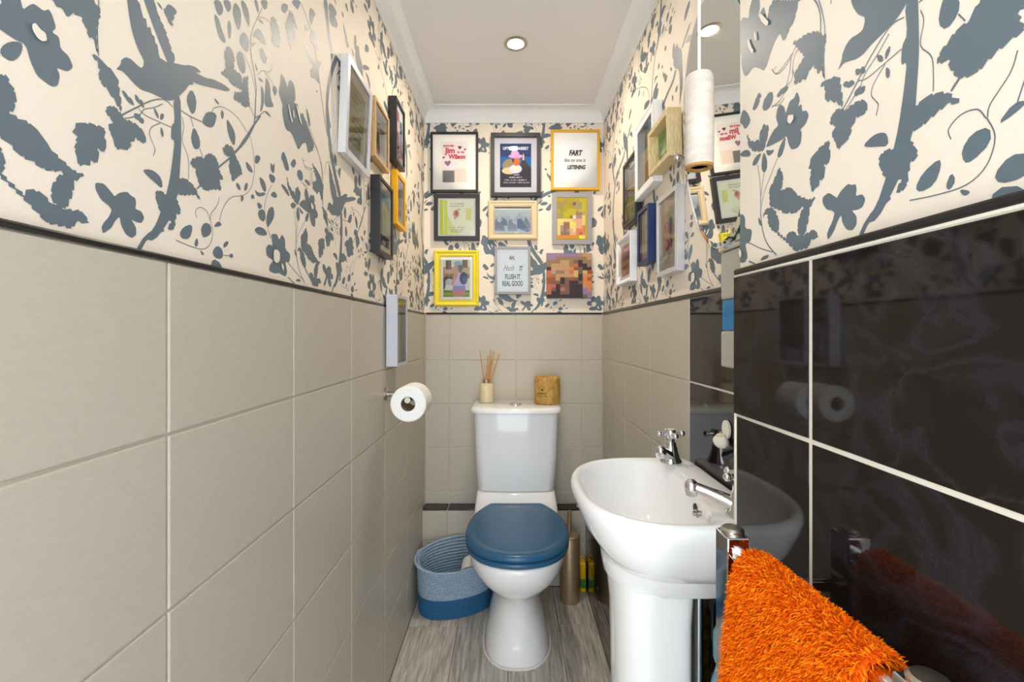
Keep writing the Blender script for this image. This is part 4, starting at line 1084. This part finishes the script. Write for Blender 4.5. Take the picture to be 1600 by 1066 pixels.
p = picture('back', -0.0865, 0.1365, 1.7245, 2.008, 'wide black frame with a blue night-sky film poster, UPTOWN ABBEY', M['f_black'], 0.0165, 0.03, recess=0.014, mount=(0.024, 0.026), mount_mat=M['f_lilac'],
    art=[R4((40, 60, 110), 0, 1, 0.45, 1), R4((30, 100, 160), 0, 1, 0.42, 0.70), R4((44, 46, 62), 0, 1, 0, 0.44), PG((60, 54, 48), (0.62, 0.42), (0.66, 0.55), (0.70, 0.6), (0.72, 0.76), (0.745, 0.8), (0.77, 0.76), (0.79, 0.62), (0.86, 0.56), (0.9, 0.5), (1, 0.44)),
         PG((226, 214, 180), (0.72, 0.62), (0.73, 0.74), (0.745, 0.78), (0.77, 0.72), (0.77, 0.62)), EL((150, 136, 100), 0.32, 0.5, 0.24, 0.15), EL((214, 196, 150), 0.3, 0.38, 0.24, 0.08), EL((226, 206, 236), 0.5, 0.42, 0.2, 0.1), EL((206, 112, 58), 0.52, 0.6, 0.12, 0.11), EL((80, 60, 70), 0.42, 0.64, 0.04, 0.08), EL((222, 160, 214), 0.5, 0.71, 0.23, 0.05), EL((228, 170, 220), 0.48, 0.77, 0.13, 0.07), EL((240, 226, 190), 0.52, 0.43, 0.1, 0.06)])
words(p, [('UPTOWN ABBEY', 0.5, 0.855, 0.095, 0, 0.003, 0.8)], M['ink_white'])
strokes(p, [(0.44, 0.6, 0.275, 0.03, 0.2), (0.3, 0.72, 0.215, 0.033, 0), (0.16, 0.84, 0.155, 0.03, 0), (0.08, 0.92, 0.1, 0.026, 0)], M['ink_white'], 4)
p = picture('back', 0.1842, 0.4028, 1.7548, 2.0253, 'mustard yellow frame with white mount, print reads FART like no one is LISTENING', M['f_mustard'], 0.0105, 0.022, mount=(0.030, 0.034), art=[R4((240, 239, 240), 0, 1, 0, 1)])
words(p, [('FART', 0.5, 0.62, 0.18, 0.2, 0.009, 0.74), ('LISTENING', 0.53, 0.28, 0.135, 0.2, 0.007, 0.68)], M['ink_black'])
words(p, [('like no one is', 0.48, 0.46, 0.125, 0.18, 0.0015, 0.78)], M['ink_black'])
# --- middle row
p = picture('back', -0.3424, -0.1367, 1.5283, 1.7361, 'chunky square black frame with a lime and white card', M['f_black'], 0.0185, 0.024, mount=(0.007, 0.006),
    art=[R4((246, 246, 222), 0, 1, 0, 1), R4((218, 222, 96), 0, 0.11, 0.0, 1), R4((226, 228, 120), 0.13, 0.22, 0, 1), PG((234, 236, 160), (0.22, 0), (0.22, 0.6), (0.4, 0.25), (0.6, 0.0)), R4((232, 228, 150), 0.76, 0.92, 0.42, 0.76), EL((222, 168, 140), 0.48, 0.60, 0.09, 0.11), EL((196, 122, 106), 0.49, 0.62, 0.045, 0.07), EL((206, 130, 112), 0.56, 0.72, 0.05, 0.014), EL((226, 180, 160), 0.45, 0.49, 0.035, 0.05)])
strokes(p, [(0.28, 0.7, 0.87, 0.035, 0), (0.3, 0.7, 0.8, 0.035, 0), (0.26, 0.72, 0.2, 0.03, 0), (0.28, 0.7, 0.135, 0.03, 0), (0.33, 0.67, 0.08, 0.03, 0)], M['ink_grey'], 2)
GR = [(176, 188, 192), (196, 204, 206), (160, 172, 182), (214, 220, 220), (140, 152, 168)]
p = picture('back', -0.0993, 0.1237, 1.5318, 1.7088, 'beige beaded frame with a grey group photograph', M['f_beige'], 0.029, 0.022, prof=[(0, -0.014), (0.004, -0.02), (0.009, -0.022), (0.014, -0.018), (0.020, -0.017), (0.025, -0.015), (0.029, -0.013)], recess=0.012, beads=(0.0235, -0.0165, 0.0022, 0.0062),
    art=[R4((206, 214, 216), 0, 1, 0, 1), R4((222, 228, 228), 0, 1, 0.66, 0.95), R4((90, 70, 64), 0, 1, 0.95, 1), PG((140, 152, 164), (0, 0.1), (0.02, 0.5), (0.1, 0.62), (0.2, 0.45), (0.3, 0.1)), EL((216, 216, 218), 0.13, 0.55, 0.06, 0.13), PG((130, 148, 170), (0.2, 0.3), (0.2, 0.62), (0.33, 0.52), (0.36, 0.3)), PG((160, 164, 180), (0.36, 0.1), (0.38, 0.5), (0.46, 0.56), (0.6, 0.3), (0.62, 0.1)), EL((226, 230, 232), 0.5, 0.70, 0.09, 0.18), PG((232, 234, 238), (0.48, 0.45), (0.52, 0.52), (0.6, 0.36), (0.55, 0.36)), PG((122, 136, 166), (0.62, 0.2), (0.62, 0.55), (0.72, 0.58), (0.98, 0.1), (0.9, 0.05)), EL((206, 212, 214), 0.68, 0.66, 0.05, 0.12), PG((150, 158, 172), (0.8, 0.45), (0.86, 0.65), (0.96, 0.4), (1, 0.1)), EL((226, 230, 230), 0.92, 0.68, 0.055, 0.13), EL((250, 248, 240), 0.6, 0.04, 0.07, 0.025)])
YL, Y2, TN, BR, PK, RS, OR = (248, 228, 84), (236, 212, 66), (220, 198, 134), (146, 110, 96), (216, 168, 130), (206, 132, 96), (212, 142, 60)
MV, PL = (160, 138, 130), (226, 206, 130)
p = picture('back', 0.1899, 0.3683, 1.5111, 1.7433, 'flat grey frame round a yellow photo of two blurred figures', M['f_grey'], 0.020, 0.016,
    art=[R4((246, 226, 70), 0, 1, 0, 1)] + mosaic([[Y2, Y2, TN, Y2, Y2, Y2, Y2, YL, YL], [TN, TN, TN, Y2, TN, MV, TN, TN, YL], [TN, TN, Y2, Y2, Y2, TN, TN, TN, YL], [YL, TN, Y2, YL, YL, YL, PL, YL, YL], [PL, PL, YL, YL, YL, YL, PK, PK, PL], [PL, PL, YL, YL, YL, (226, 216, 206), MV, MV, PL], [PL, PL, TN, TN, TN, PK, PK, PK, TN], [TN, TN, BR, BR, YL, PL, PK, PK, TN], [TN, MV, BR, BR, PL, PL, PK, PK, RS], [TN, MV, BR, MV, PK, PL, RS, RS, RS], [TN, BR, BR, BR, PK, PK, RS, (190, 100, 66), RS], [OR, RS, OR, OR, OR, OR, OR, YL, PL]], 0.02, 0.93, 0.03, 0.97))
# --- bottom row
p = picture('back', -0.3424, -0.1410, 1.2322, 1.4843, 'bright yellow moulded frame with a photo of a child wearing a backpack', M['f_yellow'], 0.029, 0.026, prof=[(0, -0.018), (0.003, -0.024), (0.008, -0.026), (0.011, -0.022), (0.018, -0.019), (0.023, -0.021), (0.026, -0.019), (0.029, -0.016)], recess=0.012, mount=(0.0115, 0.013), mount_mat=M['mat_white'],
    art=[R4((222, 222, 214), 0, 1, 0, 1), R4((168, 136, 104), 0, 1, 0.5, 0.8), R4((206, 176, 148), 0.05, 1, 0.62, 0.78), R4((120, 100, 84), 0.1, 0.3, 0.74, 0.98), R4((134, 112, 92), 0.72, 0.92, 0.8, 1.0), PG((104, 92, 82), (0, 0.2), (0, 0.5), (0.12, 0.56), (0.32, 0.54), (0.42, 0.45), (0.36, 0.45), (0.2, 0.46), (0.1, 0.36), (0.06, 0.2)), EL((190, 200, 198), 0.24, 0.4, 0.16, 0.09), R4((110, 150, 60), 0, 1, 0, 0.18), R4((160, 168, 70), 0, 1, 0.04, 0.12),
         PG((200, 150, 128), (0.38, 0.0), (0.4, 0.16), (0.76, 0.16), (0.74, 0.0)), PG((158, 150, 204), (0.34, 0.14), (0.38, 0.32), (0.82, 0.32), (0.84, 0.14)), PG((214, 140, 150), (0.36, 0.1), (0.36, 0.16), (0.82, 0.16), (0.8, 0.1)), PG((206, 198, 226), (0.4, 0.3), (0.46, 0.6), (0.56, 0.66), (0.76, 0.62), (0.82, 0.3)), PG((216, 164, 140), (0.3, 0.34), (0.42, 0.62), (0.52, 0.68), (0.56, 0.58), (0.44, 0.42), (0.38, 0.3)), EL((70, 86, 124), 0.77, 0.5, 0.15, 0.17), EL((90, 108, 146), 0.8, 0.46, 0.1, 0.1), EL((214, 164, 140), 0.5, 0.78, 0.1, 0.1), PG((124, 126, 132), (0.5, 0.9), (0.68, 0.9), (0.74, 0.76), (0.66, 0.64), (0.58, 0.68), (0.56, 0.8)), EL((160, 184, 208), 0.55, 0.9, 0.15, 0.06)])
p = picture('back', -0.0691, 0.0921, 1.2858, 1.4999, 'slim grey box frame, print reads AH, Hush IT FLUSH IT REAL GOOD', M['f_grey'], 0.0105, 0.026, recess=0.014, art=[R4((246, 246, 244), 0, 1, 0, 1)])
words(p, [('AH,', 0.48, 0.76, 0.125, 0, 0.005, 0.62), ('IT', 0.77, 0.50, 0.155, 0, 0.005, 0.58), ('FLUSH IT', 0.5, 0.305, 0.16, 0, 0.005, 0.56), ('REAL GOOD', 0.5, 0.145, 0.16, 0, 0.005, 0.54)], M['ink_black'])
words(p, [('Hush', 0.37, 0.50, 0.19, 0.45, 0.001, 0.62)], M['ink_grey'])
A_, B_, C_, D_, E_, F_ = (150, 126, 160), (150, 122, 96), (190, 150, 112), (66, 56, 60), (160, 88, 62), (214, 132, 76)
H_, I_, J_ = (124, 96, 82), (196, 110, 90), (206, 176, 110)
cv = picture('back', 0.1640, 0.3672, 1.2685, 1.4714, 'unframed square canvas print in browns and purples', M['f_grey'], 0.0006, 0.018, recess=0.0012, glass=False, name='canvas_print', cat='canvas print',
    art=mosaic([[A_, A_, (160, 134, 150), A_, A_, A_, A_, (160, 130, 130), C_, C_], [A_, A_, B_, B_, B_, B_, B_, B_, B_, C_], [B_, B_, B_, C_, C_, B_, H_, D_, B_, B_], [B_, C_, C_, C_, C_, B_, I_, D_, D_, B_], [D_, C_, C_, C_, C_, F_, H_, H_, D_, D_], [I_, C_, B_, B_, C_, I_, J_, H_, J_, E_], [I_, B_, C_, C_, C_, C_, J_, D_, C_, F_], [E_, E_, C_, D_, H_, E_, H_, D_, F_, E_], [E_, H_, H_, D_, H_, D_, D_, H_, F_, F_], [I_, I_, D_, H_, H_, D_, D_, D_, C_, F_], [I_, H_, D_, I_, H_, D_, D_, D_, A_, F_], [I_, D_, D_, H_, H_, D_, D_, D_, A_, A_], [D_, D_, D_, D_, D_, D_, D_, D_, H_, A_]]))
# --- left wall
p = picture('left', 1.035, 1.213, 1.522, 1.745, 'large silver frame with a white mount and a pale green verse print', M['f_silver'], 0.014, 0.018, mount=(0.022, 0.026), lean=R(2.0), art=[R4((204, 200, 140), 0, 1, 0, 1)])
strokes(p, [(0.15, 0.7, 0.84, 0.06, 0.3), (0.15, 0.8, 0.74, 0.06, 0.3), (0.2, 0.6, 0.64, 0.06, 0.3), (0.12, 0.85, 0.46, 0.06, 0.3), (0.15, 0.9, 0.36, 0.06, 0.3), (0.12, 0.8, 0.26, 0.06, 0.3), (0.2, 0.75, 0.14, 0.06, 0.3)], M['ink_grey'], 3)
picture('left', 1.258, 1.405, 1.600, 1.765, 'natural oak frame with a white mount and a green garden print', M['f_oak'], 0.009, 0.020, mount=(0.016, 0.018),
    art=[R4((206, 206, 190), 0, 1, 0, 1), R4((170, 160, 140), 0, 1, 0.6, 0.75), PG((60, 110, 50), (0.1, 0.1), (0.15, 0.6), (0.3, 0.7), (0.4, 0.3), (0.5, 0.2), (0.45, 0.0)), R4((150, 150, 146), 0.5, 1, 0.1, 0.7), EL((196, 90, 60), 0.3, 0.15, 0.12, 0.1)])
picture('left', 1.468, 1.588, 1.668, 1.872, 'deep black frame with a crimson and blue print, beside the oak frame', M['f_black'], 0.010, 0.026, mount=None,
    art=[R4((210, 214, 220), 0, 1, 0, 1), R4((170, 40, 70), 0.15, 0.5, 0.1, 0.9), R4((60, 90, 150), 0.6, 0.9, 0.2, 0.8), EL((226, 200, 190), 0.35, 0.6, 0.15, 0.12)])
picture('left', 1.28, 1.427, 1.340, 1.556, 'black frame with white mount and a photo of a person by a blue sign', M['f_black'], 0.009, 0.026, mount=(0.012, 0.016),
    art=[R4((216, 218, 196), 0, 1, 0, 1), PG((120, 180, 206), (0, 0.78), (0, 0.92), (0.5, 0.95), (1, 0.85), (1, 0.7), (0.5, 0.8)), EL((206, 190, 150), 0.5, 0.6, 0.14, 0.1), PG((196, 206, 160), (0.3, 0.2), (0.35, 0.5), (0.65, 0.5), (0.75, 0.2)), R4((80, 84, 88), 0, 1, 0.02, 0.2), EL((170, 172, 176), 0.45, 0.08, 0.2, 0.05)])
picture('left', 1.4985, 1.625, 1.470, 1.648, 'small amber yellow frame with a white mount and pale print', M['f_amber'], 0.013, 0.020, mount=(0.016, 0.022),
    art=[R4((214, 216, 206), 0, 1, 0, 1), EL((190, 196, 200), 0.5, 0.55, 0.25, 0.25), R4((206, 206, 180), 0.1, 0.9, 0.05, 0.2)])
sbx = picture('left', 1.412, 1.553, 1.010, 1.232, 'lilac grey box frame hung over the edge of the cream tiles', M['f_lilac'], 0.009, 0.034, recess=0.022, off=0.008, glass=True, art=[R4((226, 228, 230), 0, 1, 0, 1), R4((200, 204, 206), 0.32, 0.68, 0.05, 0.95), R4((236, 238, 238), 0.36, 0.64, 0.08, 0.92)])
# --- right wall
picture('right', 1.47, 1.64, 1.48, 1.708, 'dark brown-black moulded frame with a street collage photo', M['f_black'], 0.022, 0.022, prof=[(0, -0.018), (0.004, -0.022), (0.012, -0.022), (0.018, -0.017), (0.022, -0.014)], recess=0.010,
    art=[R4((200, 200, 196), 0, 1, 0, 1), R4((120, 126, 128), 0, 0.25, 0, 1), EL((206, 180, 120), 0.5, 0.72, 0.2, 0.12), R4((180, 180, 130), 0.3, 0.8, 0.3, 0.5), PG((230, 230, 230), (0, 0.6), (0, 0.64), (1, 0.56), (1, 0.52)), PG((230, 230, 230), (0, 0.3), (0, 0.34), (1, 0.26), (1, 0.22)), R4((150, 170, 180), 0.3, 0.9, 0.05, 0.2)])
picture('right', 1.275, 1.469, 1.533, 1.762, 'white frame with beaded edge and a blue beach photo', M['f_white'], 0.024, 0.024, recess=0.016, roll=R(-1.0), beads=(0.0035, -0.0245, 0.0022, 0.006),
    art=[R4((196, 206, 214), 0, 1, 0, 1), R4((70, 150, 190), 0, 1, 0.66, 0.86), R4((110, 180, 206), 0, 1, 0.86, 1), R4((216, 210, 204), 0, 1, 0, 0.5), PG((206, 146, 70), (0.6, 0.1), (0.62, 0.7), (0.75, 0.75), (0.85, 0.1)), PG((140, 130, 140), (0.2, 0.1), (0.25, 0.4), (0.4, 0.45), (0.5, 0.1))])
pf = picture('right', 1.121, 1.283, 1.550, 1.667, 'deep natural pine box frame with a green lettered print', M['f_pine'], 0.012, 0.034, recess=0.026, lean=R(2.0), roll=R(1.0), off=0.002, glass=False, art=[R4((150, 176, 120), 0, 1, 0, 1), R4((176, 190, 140), 0.08, 0.92, 0.1, 0.45)])
strokes(pf, [(0.1, 0.5, 0.75, 0.12, 0), (0.1, 0.9, 0.5, 0.14, 0), (0.1, 0.8, 0.26, 0.12, 0), (0.1, 0.9, 0.08, 0.1, 0)], M['ink_grey'], 5)
nv = picture('right', 1.3226, 1.436, 1.320, 1.488, 'navy blue box frame with a small cream print', M['f_navy'], 0.011, 0.026, recess=0.012, glass=True, art=[R4((222, 212, 194), 0, 1, 0, 1), EL((160, 140, 110), 0.6, 0.68, 0.12, 0.07), EL((140, 122, 96), 0.62, 0.55, 0.08, 0.05), R4((190, 184, 160), 0.4, 0.8, 0.36, 0.4), R4((198, 192, 170), 0.45, 0.75, 0.28, 0.31)])
picture('right', 1.113, 1.267, 1.266, 1.476, 'wide silver frame with a white mount and a colourful floral painting', M['f_silver'], 0.012, 0.020, mount=(0.030, 0.036),
    art=[R4((214, 202, 176), 0, 1, 0, 1), EL((190, 120, 150), 0.3, 0.66, 0.24, 0.14), EL((216, 150, 170), 0.32, 0.68, 0.13, 0.08), EL((110, 130, 180), 0.7, 0.74, 0.2, 0.12), EL((190, 110, 150), 0.66, 0.58, 0.2, 0.1), EL((206, 70, 90), 0.38, 0.25, 0.26, 0.13), EL((226, 120, 130), 0.36, 0.27, 0.14, 0.07), EL((214, 190, 90), 0.5, 0.9, 0.2, 0.06), EL((120, 140, 110), 0.75, 0.4, 0.14, 0.08), EL((90, 100, 120), 0.8, 0.25, 0.1, 0.1), EL((226, 200, 120), 0.25, 0.08, 0.15, 0.05)])
wf = picture('right', 1.5307, 1.735, 1.287, 1.456, 'small white moulded frame with a dusky pink print', M['f_white'], 0.032, 0.024, prof=[(0, -0.022), (0.003, -0.024), (0.010, -0.022), (0.018, -0.014), (0.021, -0.015), (0.024, -0.012), (0.027, -0.013), (0.032, -0.010)], recess=0.015,
    art=[R4((206, 168, 158), 0, 1, 0, 1), R4((196, 150, 142), 0, 1, 0.6, 1)])
strokes(wf, [(0.2, 0.8, 0.5, 0.2, 0.05), (0.15, 0.85, 0.2, 0.2, 0.05)], M['ink_brown'], 6)
